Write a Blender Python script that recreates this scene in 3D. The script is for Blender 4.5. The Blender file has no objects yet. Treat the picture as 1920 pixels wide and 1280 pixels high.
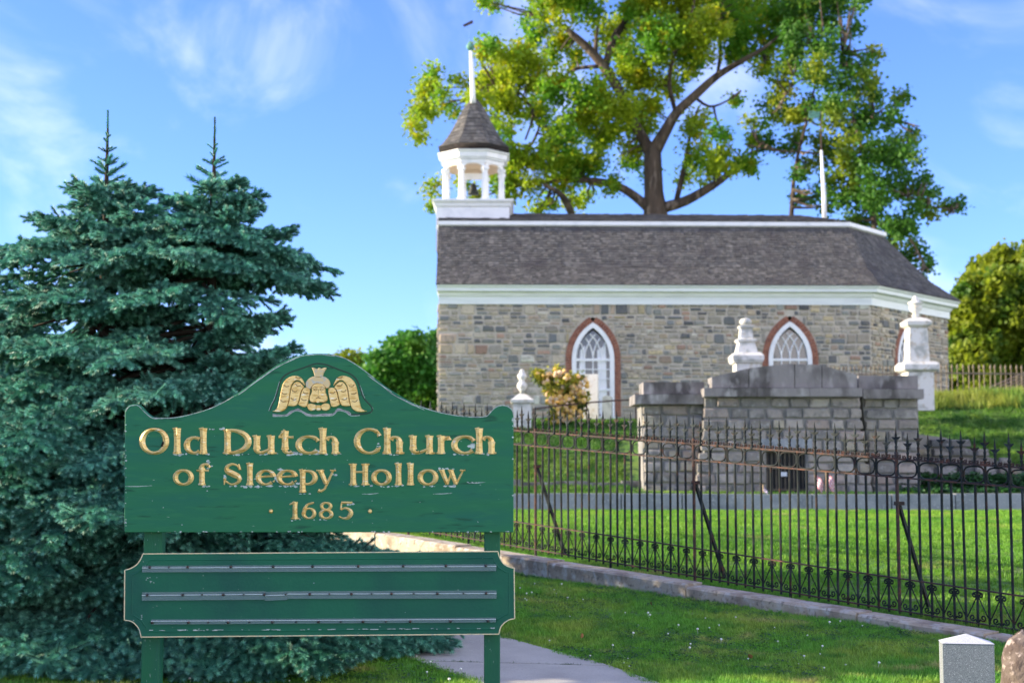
import bpy, math, random
import numpy as np
from mathutils import Vector, Matrix, Euler
R = math.radians
random.seed(7); rng = np.random.default_rng(7)
SC = bpy.context.scene
COL = SC.collection

# ------------------------------------------------------------------ camera
EYE = 1.5; PITCH = R(4.93); F = 2667.0
cam_d = bpy.data.cameras.new('camera'); cam = bpy.data.objects.new('camera', cam_d)
COL.objects.link(cam); SC.camera = cam
cam.location = (0, 0, EYE); cam.rotation_euler = (R(90)+PITCH, 0, 0)
cam_d.lens = 50; cam_d.sensor_width = 36; cam_d.clip_end = 3000; cam_d.clip_start = .1
cam_d.dof.use_dof = True; cam_d.dof.focus_distance = 10.0; cam_d.dof.aperture_fstop = 2.4

# ------------------------------------------------------------------ sky and sun
SUN_DIR = Vector((-1, .04, 0)).normalized(); SUN_EL = R(17)
w = bpy.data.worlds.new('World'); SC.world = w; w.use_nodes = True
nt = w.node_tree; N = nt.nodes; L = nt.links
N.clear()
out = N.new('ShaderNodeOutputWorld'); bg = N.new('ShaderNodeBackground'); bg.inputs['Strength'].default_value = .15
sky = N.new('ShaderNodeTexSky'); sky.sky_type = 'NISHITA'; sky.sun_disc = False
sky.sun_elevation = SUN_EL; sky.sun_rotation = math.atan2(SUN_DIR.x, SUN_DIR.y)
sky.air_density = .85; sky.dust_density = .05; sky.ozone_density = 4.0; sky.altitude = 0
tc = N.new('ShaderNodeTexCoord')
tint = N.new('ShaderNodeMix'); tint.data_type = 'RGBA'; tint.blend_type = 'MULTIPLY'; tint.inputs[0].default_value = 1
tint.inputs[7].default_value = (.66, .70, 1.02, 1)
L.new(sky.outputs[0], tint.inputs[6])
def cnoise(scale, off, rot, detail, rough, lo, hi, top, vs=(1, 1, 1), dist=0):
    mp = N.new('ShaderNodeMapping'); mp.inputs['Rotation'].default_value = rot; mp.inputs['Scale'].default_value = vs; mp.inputs['Location'].default_value = off
    L.new(tc.outputs['Generated'], mp.inputs[0])
    n1 = N.new('ShaderNodeTexNoise'); n1.inputs['Scale'].default_value = scale; n1.inputs['Detail'].default_value = detail; n1.inputs['Roughness'].default_value = rough; n1.inputs['Distortion'].default_value = dist
    L.new(mp.outputs[0], n1.inputs['Vector'])
    r1 = N.new('ShaderNodeMapRange'); r1.interpolation_type = 'SMOOTHSTEP'; r1.inputs['From Min'].default_value = lo; r1.inputs['From Max'].default_value = hi; r1.inputs['To Max'].default_value = top
    L.new(n1.outputs[0], r1.inputs[0]); return r1.outputs[0]
wisps = cnoise(2.2, (4.3, .2, 1.2), (R(20), R(35), R(10)), 7, .55, .49, .78, .17, (3.0, 1.3, 3.8), .7)
fill_banks = cnoise(1.15, (2.1, .3, .4), (0, 0, R(20)), 6, .52, .495, .63, .95, (1, 1, 1.5), .3)  # bright cloud added outside the view as neutral fill light
mx = N.new('ShaderNodeMath'); mx.operation = 'MAXIMUM'; L.new(wisps, mx.inputs[0]); L.new(fill_banks, mx.inputs[1])
cl = N.new('ShaderNodeMix'); cl.data_type = 'RGBA'; cl.blend_type = 'MIX'
cl.inputs[7].default_value = (8.8, 8.2, 8.2, 1)
L.new(mx.outputs[0], cl.inputs[0]); L.new(tint.outputs[2], cl.inputs[6])
L.new(cl.outputs[2], bg.inputs[0]); L.new(bg.outputs[0], out.inputs[0])
sd = bpy.data.lights.new('sun', 'SUN'); sd.energy = 5; sd.angle = R(.5); sd.color = (1, .85, .62)
so = bpy.data.objects.new('sun', sd); COL.objects.link(so)
so.rotation_euler = Vector((-SUN_DIR.x*math.cos(SUN_EL), -SUN_DIR.y*math.cos(SUN_EL), -math.sin(SUN_EL))).to_track_quat('-Z', 'Y').to_euler()
so.location = (-20, 10, 20)
SC.view_settings.view_transform = 'Standard'; SC.view_settings.look = 'None'
SC.view_settings.gamma = 1; SC.view_settings.use_curve_mapping = False
SC.view_settings.exposure = 1.32
SC.render.engine = 'CYCLES'
SC.cycles.use_denoising = True
SC.cycles.max_bounces = 6; SC.cycles.transparent_max_bounces = 8; SC.cycles.sample_clamp_indirect = 6

# ------------------------------------------------------------------ measuring helpers
cP, sP = math.cos(PITCH), math.sin(PITCH)
def ray(px, py):
    v = (640-py)/F
    return Vector(((px-960)/F, cP-v*sP, sP+v*cP))
def at(px, py, Y):                      # the point at world depth Y
    r = ray(px, py); t = Y/r.y
    return Vector((r.x*t, Y, EYE+r.z*t))
def onplane(px, py, o, n):
    r = ray(px, py); e = Vector((0, 0, EYE)); t = (o-e).dot(n)/r.dot(n)
    return e+r*t
def sm(t):
    t = min(1, max(0, t)); return t*t*(3-2*t)

# ------------------------------------------------------------------ objects
ORG = {}
def props(o, label=None, cat=None, group=None, kind=None):
    if label: o['label'] = label
    if cat: o['category'] = cat
    if group: o['group'] = group
    if kind: o['kind'] = kind
    return o
def thing(name, label, cat, loc, group=None):
    o = bpy.data.objects.new(name, None); COL.objects.link(o); o.location = loc; o.empty_display_size = .2
    ORG[o.name] = Vector(loc)
    return props(o, label, cat, group)
def parent_to(o, p, loc=None):
    o.parent = p; base = ORG[p.name]
    w_ = base if loc is None else Vector(loc)
    o.location = w_-base; ORG[o.name] = Vector(w_)
def inst(name, me, parent, loc, rot=(0, 0, 0), scale=(1, 1, 1), col=None):
    o = bpy.data.objects.new(name, me); COL.objects.link(o)
    if parent is not None: parent_to(o, parent, loc)
    else: o.location = loc; ORG[o.name] = Vector(loc)
    o.rotation_euler = rot; o.scale = scale
    if col is not None: o.color = (*col, 1)
    return o
class MB:
    def __init__(s): s.v = []; s.f = []; s.c = []; s.m = []; s.mi = 0; s.col = None
    def add(s, vs, fs):
        b = len(s.v); s.v.extend([tuple(p) for p in vs])
        for f in fs: s.f.append([b+i for i in f]); s.m.append(s.mi); s.c.append(s.col)
        return s
    def box(s, lo, hi):
        x0, y0, z0 = lo; x1, y1, z1 = hi
        return s.add([(x0,y0,z0),(x1,y0,z0),(x1,y1,z0),(x0,y1,z0),(x0,y0,z1),(x1,y0,z1),(x1,y1,z1),(x0,y1,z1)],
                     [(0,3,2,1),(4,5,6,7),(0,1,5,4),(1,2,6,5),(2,3,7,6),(3,0,4,7)])
    def hexa(s, p):                      # eight corners, bottom ring then top ring
        return s.add(p, [(0,3,2,1),(4,5,6,7),(0,1,5,4),(1,2,6,5),(2,3,7,6),(3,0,4,7)])
    def bar(s, a, b, w, d=None, up=(0,0,1)):
        a = Vector(a); b = Vector(b); d = w if d is None else d
        t = (b-a).normalized(); u = Vector(up)
        if abs(t.dot(u)) > .98: u = Vector((0,1,0))
        x = t.cross(u).normalized(); y = x.cross(t).normalized()
        x = x*w/2; y = y*d/2
        return s.hexa([a-x-y, a+x-y, a+x+y, a-x+y, b-x-y, b+x-y, b+x+y, b-x+y])
    def tube(s, pts, r, n=6, caps=True, closed=False):
        pts = [Vector(p) for p in pts]; m = len(pts)
        rr = r if hasattr(r, '__len__') else [r]*m
        vs = []; u = None
        for i, p in enumerate(pts):
            if closed: t = (pts[(i+1) % m]-pts[i-1])
            else: t = pts[min(i+1, m-1)]-pts[max(i-1, 0)]
            if t.length < 1e-9: t = Vector((0, 0, 1))
            t.normalize()
            if u is None:
                u = Vector((0, 0, 1)) if abs(t.z) < .9 else Vector((1, 0, 0))
            x = (u-t*u.dot(t))
            if x.length < 1e-6: x = t.orthogonal()
            x.normalize(); y = t.cross(x); u = x
            for k in range(n):
                a = 2*math.pi*k/n
                vs.append(p+(x*math.cos(a)+y*math.sin(a))*rr[i])
        fs = []
        for i in range(m if closed else m-1):
            j = (i+1) % m
            for k in range(n):
                k2 = (k+1) % n
                fs.append((i*n+k, i*n+k2, j*n+k2, j*n+k))
        if caps and not closed:
            fs.append(tuple(range(n-1, -1, -1))); fs.append(tuple((m-1)*n+k for k in range(n)))
        return s.add(vs, fs)
    def lathe(s, prof, c=(0,0,0), n=12, rot=0, sx=1, sy=1):
        c = Vector(c); vs = []
        for r, z in prof:
            for k in range(n):
                a = rot+2*math.pi*k/n; vs.append((c.x+r*math.cos(a)*sx, c.y+r*math.sin(a)*sy, c.z+z))
        fs = []; m = len(prof)
        for i in range(m-1):
            for k in range(n):
                k2 = (k+1) % n; fs.append((i*n+k, i*n+k2, (i+1)*n+k2, (i+1)*n+k))
        fs.append(tuple(range(n-1, -1, -1))); fs.append(tuple((m-1)*n+k for k in range(n)))
        return s.add(vs, fs)
    def prism(s, poly, o, ux, uz, n, d0, d1):     # polygon in the frame (o, ux, uz), extruded along n from d0 to d1
        k = len(poly); vs = [o+ux*a+uz*b+n*d0 for a, b in poly]+[o+ux*a+uz*b+n*d1 for a, b in poly]
        fs = [tuple(range(k-1, -1, -1)), tuple(range(k, 2*k))]
        for i in range(k): j = (i+1) % k; fs.append((i, j, k+j, k+i))
        return s.add(vs, fs)
    def mesh(s, name, mats, smooth=False, org=(0,0,0)):
        me = bpy.data.meshes.new(name); o = Vector(org)
        me.from_pydata([(p[0]-o.x, p[1]-o.y, p[2]-o.z) for p in s.v], [], s.f)
        for m in (mats if isinstance(mats, (list, tuple)) else [mats]): me.materials.append(m)
        if any(s.m): me.polygons.foreach_set('material_index', s.m)
        if any(c is not None for c in s.c):
            at_ = me.color_attributes.new('Col', 'FLOAT_COLOR', 'CORNER'); buf = []
            for f, c in zip(s.f, s.c): buf.extend([*(c or (1, 1, 1)), 1]*len(f))
            at_.data.foreach_set('color', buf)
        if smooth: me.polygons.foreach_set('use_smooth', [True]*len(s.f))
        me.update(); return me
    def build(s, name, mats, parent=None, loc=None, smooth=False, **kw):
        w_ = Vector(loc) if loc is not None else (ORG[parent.name] if parent is not None else Vector((0,0,0)))
        me = s.mesh(name, mats, smooth, w_)
        o = bpy.data.objects.new(name, me); COL.objects.link(o)
        if parent is not None: parent_to(o, parent, w_)
        else: o.location = w_; ORG[o.name] = w_
        return props(o, **kw)
def fixn(o):
    import bmesh
    bm = bmesh.new(); bm.from_mesh(o.data); bmesh.ops.recalc_face_normals(bm, faces=bm.faces); bm.to_mesh(o.data); bm.free(); return o

# ------------------------------------------------------------------ materials
def mat(name, base, rough=.8, var=None, vscale=5, detail=6, bump=0, bscale=40, metal=0, spec=.5, src=None, lo=.35, hi=.65,
        trans=0, spots=None, stretch=None, coat=0, objrand=0, bdist=.01, sh=1):
    """var: second colour mixed in by noise; src 'obj'/'attr' multiplies by per-piece colour; spots=(colour, scale, threshold)"""
    m = bpy.data.materials.new(name); m.use_nodes = True; t = m.node_tree; n = t.nodes; l = t.links
    b = n['Principled BSDF']; b.inputs['Roughness'].default_value = rough; b.inputs['Metallic'].default_value = metal
    b.inputs['Specular IOR Level'].default_value = spec
    if coat: b.inputs['Coat Weight'].default_value = coat; b.inputs['Coat Roughness'].default_value = .25
    g = n.new('ShaderNodeNewGeometry'); vec = g.outputs['Position']
    if stretch:
        mp_ = n.new('ShaderNodeMapping'); mp_.inputs['Scale'].default_value = stretch; l.new(vec, mp_.inputs[0]); vec = mp_.outputs[0]
    rgb = n.new('ShaderNodeRGB'); rgb.outputs[0].default_value = (*base, 1); cur = rgb.outputs[0]
    def mix(bt, fac, a, bb):
        x = n.new('ShaderNodeMix'); x.data_type = 'RGBA'; x.blend_type = bt
        if isinstance(fac, float) or isinstance(fac, int): x.inputs[0].default_value = fac
        else: l.new(fac, x.inputs[0])
        l.new(a, x.inputs[6])
        if isinstance(bb, tuple): x.inputs[7].default_value = (*bb, 1)
        else: l.new(bb, x.inputs[7])
        return x.outputs[2]
    def noise(sc, p0, p1, det=detail, w_=0):
        x = n.new('ShaderNodeTexNoise'); x.inputs['Scale'].default_value = sc; x.inputs['Detail'].default_value = det
        l.new(vec, x.inputs['Vector'])
        r_ = n.new('ShaderNodeMapRange'); r_.inputs['From Min'].default_value = p0; r_.inputs['From Max'].default_value = p1
        l.new(x.outputs[0], r_.inputs[0]); return r_.outputs[0], x.outputs[0]
    if src == 'obj':
        oi = n.new('ShaderNodeObjectInfo'); cur = mix('MULTIPLY', 1, cur, oi.outputs['Color'])
    if src == 'attr':
        va = n.new('ShaderNodeVertexColor'); va.layer_name = 'Col'; cur = mix('MULTIPLY', 1, cur, va.outputs[0])
    if var:
        vs = var if isinstance(var, list) else [(var, vscale, lo, hi)]
        for (c, sc, p0, p1) in vs:
            f, _ = noise(sc, p0, p1); cur = mix('MIX', f, cur, c)
    if spots:
        for c, sc, p0, p1 in spots:
            f, _ = noise(sc, p0, p1, 3); cur = mix('MIX', f, cur, c)
    if objrand:
        oi = n.new('ShaderNodeObjectInfo'); h = n.new('ShaderNodeHueSaturation'); mr = n.new('ShaderNodeMapRange')
        mr.inputs['To Min'].default_value = 1-objrand; mr.inputs['To Max'].default_value = 1+objrand
        l.new(oi.outputs['Random'], mr.inputs[0]); l.new(mr.outputs[0], h.inputs['Value']); l.new(cur, h.inputs['Color']); cur = h.outputs[0]
    l.new(cur, b.inputs['Base Color'])
    if bump:
        x = n.new('ShaderNodeTexNoise'); x.inputs['Scale'].default_value = bscale; x.inputs['Detail'].default_value = 8; l.new(vec, x.inputs['Vector'])
        bp = n.new('ShaderNodeBump'); bp.inputs['Strength'].default_value = bump; bp.inputs['Distance'].default_value = bdist
        l.new(x.outputs[0], bp.inputs['Height']); l.new(bp.outputs[0], b.inputs['Normal'])
    if trans:
        tr = n.new('ShaderNodeBsdfTranslucent'); ms = n.new('ShaderNodeMixShader'); ms.inputs[0].default_value = trans
        l.new(cur, tr.inputs[0]); l.new(b.outputs[0], ms.inputs[1]); l.new(tr.outputs[0], ms.inputs[2])
        l.new(ms.outputs[0], n['Material Output'].inputs[0])
    return m
M = {}
M['grass_soil'] = mat('grass_soil', (.10,.24,.028), .95, [((.17,.26,.035), .9, .4, .62), ((.035,.09,.015), 7, .45, .6)], bump=.6, bscale=60, bdist=.03)
M['blade'] = mat('grass_blade', (.14,.38,.032), .6, [((.31,.44,.055), 1.1, .44, .66), ((.085,.27,.03), 3.5, .5, .68), ((.42,.40,.13), 1.7, .59, .68)], trans=.35, objrand=.3)
M['blade_in'] = mat('lawn_blade', (.13,.33,.02), .6, [((.22,.40,.03), .5, .42, .66), ((.08,.23,.016), 1.6, .5, .68), ((.33,.36,.09), 1.1, .62, .70)], trans=.35, objrand=.25)
M['blade_bank'] = mat('bank_blade', (.08,.21,.018), .6, [((.15,.26,.026), .5, .42, .66), ((.03,.12,.013), 1.3, .47, .62)], trans=.35, objrand=.3)  # bank grass, a darker green than the lawn blades
M['blade_sun_tint'] = mat('long_grass_sun_tint', (.26,.30,.04), .6, [((.16,.28,.03), .6, .45, .62)], trans=.4, objrand=.3)  # crest grass, low golden sunlight put into the colour as yellow
M['weed'] = mat('weed_leaf', (.02,.09,.018), .6, trans=.2, objrand=.4)
M['flower'] = mat('clover_white', (.75,.77,.70), .7)
M['walk'] = mat('sidewalk_concrete', (.41,.40,.365), .9, [((.33,.32,.29), 2.5, .4, .65), ((.25,.25,.26), 90, .55, .7)], bump=.25, bscale=220, bdist=.003, spots=[((.50,.50,.50), 150, .6, .68)])
M['kerb'] = mat('kerb_granite', (.46,.39,.29), .9, [((.27,.21,.15), 3, .42, .62), ((.50,.48,.42), 9, .5, .66), ((.20,.17,.13), 22, .55, .7)], bump=.5, bscale=30,
                spots=[((.42,.20,.08), 1.1, .62, .72)])
M['green'] = mat('sign_green_paint', (.017,.148,.062), .55, spec=.22, var=[((.013,.128,.078), 1.6, .4, .68), ((.021,.158,.070), 9, .52, .7)], bump=.22, bscale=40, stretch=(.7,1,5),
                 spots=[((.33,.42,.36), 30, .745, .765), ((.010,.085,.045), 7, .64, .72)], bdist=.003)
M['green2'] = mat('sign_panel_green', (.011,.118,.064), .55, spec=.22, var=[((.010,.088,.060), 3, .4, .65)], bump=.35, bscale=45, bdist=.004,
                 spots=[((.33,.42,.36), 60, .72, .75)])
M['greenpost'] = mat('post_green', (.010,.115,.048), .5, spec=.25, var=[((.012,.10,.055), 4, .4, .65)], bump=.2, bscale=30, stretch=(3,3,.5), spots=[((.3,.42,.36), 50, .71, .74)])
M['gold'] = mat('gold_leaf', (.82,.60,.24), .38, [((.62,.38,.10), 60, .5, .62)], metal=.35, bump=.8, bscale=260, bdist=.002, stretch=(.35,1,1.6),
                spots=[((.85,.80,.62), 45, .62, .7)])
M['golddk'] = mat('gold_groove', (.20,.11,.03), .6, metal=.2)
M['creamgold'] = mat('faded_gold_edge', (.72,.60,.36), .6, [((.45,.48,.36), 30, .5, .65)])
M['flake'] = mat('bare_primer', (.50,.58,.56), .9, [((.28,.33,.33), 60, .45, .62)], bump=.5, bscale=100)
M['flakegrey'] = mat('weathered_wood', (.26,.26,.27), .95, [((.42,.45,.45), 45, .45, .62), ((.10,.10,.11), 90, .55, .66)], bump=.8, bscale=90, stretch=(.6,1,2))
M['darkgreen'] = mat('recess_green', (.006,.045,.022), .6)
M['weathergold'] = mat('weathered_gold', (.62,.48,.24), .6, [((.45,.45,.38), 45, .5, .64)], bump=.6, bscale=120, bdist=.003)
M['screw'] = mat('screw_head', (.05,.05,.05), .3, metal=.8, spots=[((.10,.05,.04), 100, .5, .6)])
M['iron'] = mat('rusted_iron', (.014,.019,.018), .75, spec=.25, var= [((.06,.026,.016), 14, .56, .70), ((.03,.04,.04), 5, .5, .65)], bump=.5, bscale=120, bdist=.002)
M['rust'] = mat('rusty_rail_iron', (.045,.026,.020), .8, [((.11,.042,.022), 12, .48, .62), ((.03,.022,.02), 25, .5, .62)], bump=.6, bscale=90, bdist=.002)
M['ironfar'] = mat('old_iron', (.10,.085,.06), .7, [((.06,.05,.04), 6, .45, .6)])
M['ironblack'] = mat('black_iron', (.012,.013,.014), .6)
M['mortar'] = mat('lime_mortar', (.52,.475,.385), .95, [((.42,.38,.31), 3, .42, .62), ((.54,.50,.40), 12, .5, .66)], bump=.8, bscale=20, bdist=.02)
M['mortar2'] = mat('vault_mortar', (.24,.23,.21), .95, [((.18,.18,.17), 3, .42, .62)], bump=.6, bscale=25)
def stonemats(nm, tintv, **k):
    return (mat(nm, tintv, .92, src='obj', **k), mat(nm+'_joined', tintv, .92, src='attr', **k))
sk = dict(var=[((.20,.18,.14), 7, .54, .76)], bump=.9, bscale=9, bdist=.03)
M['stone'], M['stone_j'] = stonemats('fieldstone', (1,1,1), **sk)
sk2 = dict(var=[((.13,.125,.12), 5, .5, .72), ((.33,.33,.31), 13, .56, .74)], bump=.9, bscale=10, bdist=.03)
M['vault'], M['vault_j'] = stonemats('vault_granite', (1,1,1), **sk2)
M['coping'] = mat('weathered_coping', (.23,.215,.205), .95, [((.085,.078,.072), 1.9, .45, .62), ((.33,.32,.30), 4.5, .54, .7)], bump=.8, bscale=14, bdist=.02, stretch=(1,1,.5))
M['brick'] = mat('old_brick', (.30,.125,.075), .9, [((.19,.075,.05), 8, .42, .6), ((.38,.22,.16), 20, .56, .7)], bump=.5, bscale=30)
M['white'] = mat('white_paint', (.80,.81,.80), .5, [((.68,.70,.70), 3, .5, .7)])
M['whitegreen'] = mat('cornice_paint', (.78,.82,.79), .5, [((.68,.72,.70), 2.5, .45, .7)], stretch=(.4,.4,3))
M['tan'] = mat('belfry_ceiling', (.62,.46,.32), .8)
M['shingle'], M['shingle_j'] = stonemats('cedar_shingle', (1,1,1), var=[((.065,.06,.06), 1.3, .5, .7)], bump=.5, bscale=30)
M['bellroof'] = mat('belfry_shingle', (.13,.10,.095), .9, [((.06,.055,.055), 5, .42, .6), ((.19,.15,.13), 9, .55, .7)], bump=.8, bscale=25)
M['bronze'] = mat('bronze_bell', (.03,.035,.03), .5, metal=.6)
M['copper'] = mat('green_copper', (.12,.34,.24), .7, [((.05,.10,.06), 20, .45, .6)])
M['marble'] = mat('white_marble', (.66,.65,.60), .7, [((.36,.37,.33), 3.5, .52, .66), ((.50,.44,.33), 9, .55, .7)], bump=.4, bscale=18)
M['greystone'] = mat('grey_headstone', (.33,.37,.36), .85, [((.22,.25,.24), 6, .45, .65)])
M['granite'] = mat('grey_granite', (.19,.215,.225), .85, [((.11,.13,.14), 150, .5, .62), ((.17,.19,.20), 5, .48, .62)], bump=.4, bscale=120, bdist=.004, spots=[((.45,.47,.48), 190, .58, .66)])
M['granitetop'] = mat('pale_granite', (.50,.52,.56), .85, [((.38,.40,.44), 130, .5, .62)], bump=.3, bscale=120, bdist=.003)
M['rock'] = mat('lichen_rock', (.14,.11,.095), .95, [((.09,.065,.055), 9, .42, .6), ((.36,.30,.27), 20, .56, .68)], bump=1, bscale=18, bdist=.03)
M['bluegranite'] = mat('terrace_granite', (.27,.29,.31), .9, [((.18,.20,.22), 2.5, .45, .62), ((.36,.38,.39), 20, .55, .7)], bump=.5, bscale=20)
M['bark'] = mat('tree_bark', (.11,.08,.055), .95, [((.045,.033,.025), 2.2, .42, .6), ((.24,.19,.14), 4, .55, .7)], bump=1, bscale=6, bdist=.1, stretch=(1,1,.3))
M['sbark'] = mat('spruce_bark', (.03,.023,.016), .95, [((.02,.015,.01), 12, .42, .6)], bump=.8, bscale=30)
M['leaf_y'] = mat('leaf_golden', (.34,.45,.02), .55, [((.15,.36,.025), .30, .44, .60), ((.50,.46,.016), 1.5, .56, .66)], trans=.6, objrand=.0, src=None)
M['leaf_g'] = mat('leaf_green', (.08,.22,.025), .55, [((.32,.37,.02), .35, .52, .66)], trans=.5)
M['leaf_r'] = mat('leaf_yellowgreen', (.27,.33,.018), .6, [((.07,.17,.018), .45, .46, .62)], trans=.5)
M['leaf_l'] = mat('leaf_deepgreen', (.07,.24,.028), .6, [((.17,.34,.03), .6, .5, .66)], trans=.35)
M['leaf_b'] = mat('rose_leaf', (.48,.44,.03), .6, [((.10,.16,.03), 3, .45, .6)], trans=.4)
M['rose'] = mat('rose_bloom', (.88,.60,.14), .7, [((.85,.64,.42), 6, .45, .6)], trans=.3)
M['needle'] = mat('spruce_needle', (.075,.27,.19), .5, [((.13,.35,.27), 1.2, .48, .66), ((.045,.20,.12), .7, .5, .7)], trans=.15, objrand=.35)
M['tip'] = mat('spruce_tip', (.15,.42,.30), .5, [((.23,.50,.38), 1.5, .48, .66)], trans=.15, objrand=.25)
M['twig'] = mat('spruce_twig', (.035,.028,.018), .9)
M['flagred'] = mat('faded_flag_red', (.62,.24,.28), .9); M['flagwhite'] = mat('faded_flag_white', (.66,.60,.64), .9); M['flagblue'] = mat('flag_blue', (.06,.07,.28), .9)
M['stick'] = mat('flag_stick', (.45,.33,.18), .8)
M['paper'] = mat('door_notice', (.55,.60,.66), .7)
M['wood'] = mat('timber_boards', (.42,.30,.20), .9, [((.28,.19,.12), 6, .45, .6)])
def glassmat():
    m = bpy.data.materials.new('window_glass'); m.use_nodes = True; b = m.node_tree.nodes['Principled BSDF']
    b.inputs['Base Color'].default_value = (.05,.06,.065,1); b.inputs['Roughness'].default_value = .06; b.inputs['Specular IOR Level'].default_value = 1.0
    return m
M['glass'] = glassmat()
def acrylic():
    m = bpy.data.materials.new('clear_acrylic'); m.use_nodes = True; t = m.node_tree; b = t.nodes['Principled BSDF']
    b.inputs['Base Color'].default_value = (.20,.30,.31,1); b.inputs['Roughness'].default_value = .25; b.inputs['Specular IOR Level'].default_value = .4
    tr = t.nodes.new('ShaderNodeBsdfTransparent'); tr.inputs[0].default_value = (.8,.9,.9,1); ms = t.nodes.new('ShaderNodeMixShader'); ms.inputs[0].default_value = .38
    t.links.new(tr.outputs[0], ms.inputs[1]); t.links.new(b.outputs[0], ms.inputs[2]); t.links.new(ms.outputs[0], t.nodes['Material Output'].inputs[0]); return m
M['acrylic'] = acrylic(); M['lip_glint'] = mat('acrylic_edge_glint', (.50,.60,.62), .3)  # pale edge colour stands in for the highlight on the tracks

# ------------------------------------------------------------------ scatter by geometry nodes
def proto(name, mb, mats):
    o = bpy.data.objects.new(name, mb.mesh(name, mats)); return o       # never linked: only a source for the scatter
def scatter(name, pts, rots, scl, idx, protos, parent=None, **kw):
    me = bpy.data.meshes.new(name); base = ORG[parent.name] if parent is not None else Vector((0,0,0))
    pts = np.asarray(pts, dtype=float)-np.array(base)
    me.vertices.add(len(pts)); me.vertices.foreach_set('co', pts.ravel())
    a = me.attributes.new('rot', 'FLOAT_VECTOR', 'POINT'); a.data.foreach_set('vector', np.asarray(rots, dtype=float).ravel())
    a = me.attributes.new('scl', 'FLOAT', 'POINT'); a.data.foreach_set('value', np.asarray(scl, dtype=float))
    a = me.attributes.new('pick', 'INT', 'POINT'); a.data.foreach_set('value', np.asarray(idx, dtype=int))
    me.update(); o = bpy.data.objects.new(name, me); COL.objects.link(o)
    if parent is not None: parent_to(o, parent)
    else: ORG[o.name] = Vector((0,0,0))
    g = bpy.data.node_groups.new(name+'_nodes', 'GeometryNodeTree')
    g.interface.new_socket('Geometry', in_out='INPUT', socket_type='NodeSocketGeometry'); g.interface.new_socket('Geometry', in_out='OUTPUT', socket_type='NodeSocketGeometry')
    n = g.nodes; l = g.links; gi = n.new('NodeGroupInput'); go = n.new('NodeGroupOutput')
    ip = n.new('GeometryNodeInstanceOnPoints'); l.new(gi.outputs[0], ip.inputs['Points'])
    gg = n.new('GeometryNodeGeometryToInstance')
    for p in reversed(protos):
        oi = n.new('GeometryNodeObjectInfo'); oi.inputs['Object'].default_value = p; oi.inputs['As Instance'].default_value = True
        l.new(oi.outputs['Geometry'], gg.inputs[0])
    for p in protos: p.use_fake_user = True
    def attr(nm, ty):
        x = n.new('GeometryNodeInputNamedAttribute'); x.data_type = ty; x.inputs['Name'].default_value = nm; return x.outputs['Attribute']
    l.new(gg.outputs[0], ip.inputs['Instance']); ip.inputs['Pick Instance'].default_value = True
    l.new(attr('pick', 'INT'), ip.inputs['Instance Index'])
    e = n.new('FunctionNodeEulerToRotation'); l.new(attr('rot', 'FLOAT_VECTOR'), e.inputs[0]); l.new(e.outputs[0], ip.inputs['Rotation'])
    l.new(attr('scl', 'FLOAT'), ip.inputs['Scale']); l.new(ip.outputs[0], go.inputs[0])
    md = o.modifiers.new('scatter', 'NODES'); md.node_group = g
    return props(o, **kw)

# ------------------------------------------------------------------ ground
FV = Vector((-.66, .752, 0)).normalized()           # direction in which the fence runs away, up the street
F0 = at(1910, 1178, 12.55)                          # foot of the fence at the right edge
F0.z = .03
FN = Vector((FV.y, -FV.x, 0))                       # towards the lawn
def zstreet(x, y):
    s = (x-F0.x)*FV.x+(y-F0.y)*FV.y
    return F0.z+.053*(s if s < 24 else 24+(s-24)*.2)
def zverge(x, y):
    s = (x-F0.x)*FV.x+(y-F0.y)*FV.y
    return zstreet(x, y)-.05-.015*min(max(0, s), 12)
def zground(x, y):
    d = (x-F0.x)*FN.x+(y-F0.y)*FN.y
    zo = zstreet(x, y)
    if d < -.25: return zverge(x, y)
    if d < 0: return zverge(x, y)+(zo-.02-zverge(x, y))*sm((d+.25)/.2)
    z = zo+(.56-zo)*sm(d/8)
    if y > 29.15:
        z = .86
        edge = (2.60 if x < 4 else 2.6+(3.32-2.6)*sm((x-4)/4))
        if x < 6: z = .86+ (1.0-.86)*sm((y-29.5)/1.4)
        z += (edge-z)*sm((y-(31.1 if x < 8.4 else 32.0))/(6.2 if x < 4 else 8.0))
        z += (2.9-z)*sm((y-41)/4)
        if x > 12: z += .25*sm((x-12)/6)*sm((y-31)/8)
    if x < -8:
        k = sm((-8-x)/8); z = z*(1-k)+max(zo, .9 if y < 29 else 2.2)*k
    return z
def ygrid():
    a = list(np.arange(-20, 6, 2.0))+list(np.arange(6, 29.1, .15))+[29.1, 29.2]+list(np.arange(29.5, 48, .4))+[50, 55, 60, 80, 120, 200, 400, 900]
    return a
def xgrid():
    return [-600, -200, -80, -40, -25, -18]+list(np.arange(-14, 22, .15))+[24, 28, 35, 50, 90, 200, 600]
gx, gy = xgrid(), ygrid(); mb = MB()
mb.add([(x, y, zground(x, y)) for y in gy for x in gx],
       [(j*len(gx)+i, j*len(gx)+i+1, (j+1)*len(gx)+i+1, (j+1)*len(gx)+i) for j in range(len(gy)-1) for i in range(len(gx)-1)])
mb.build('ground', M['grass_soil'], smooth=True, kind='structure')

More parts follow.
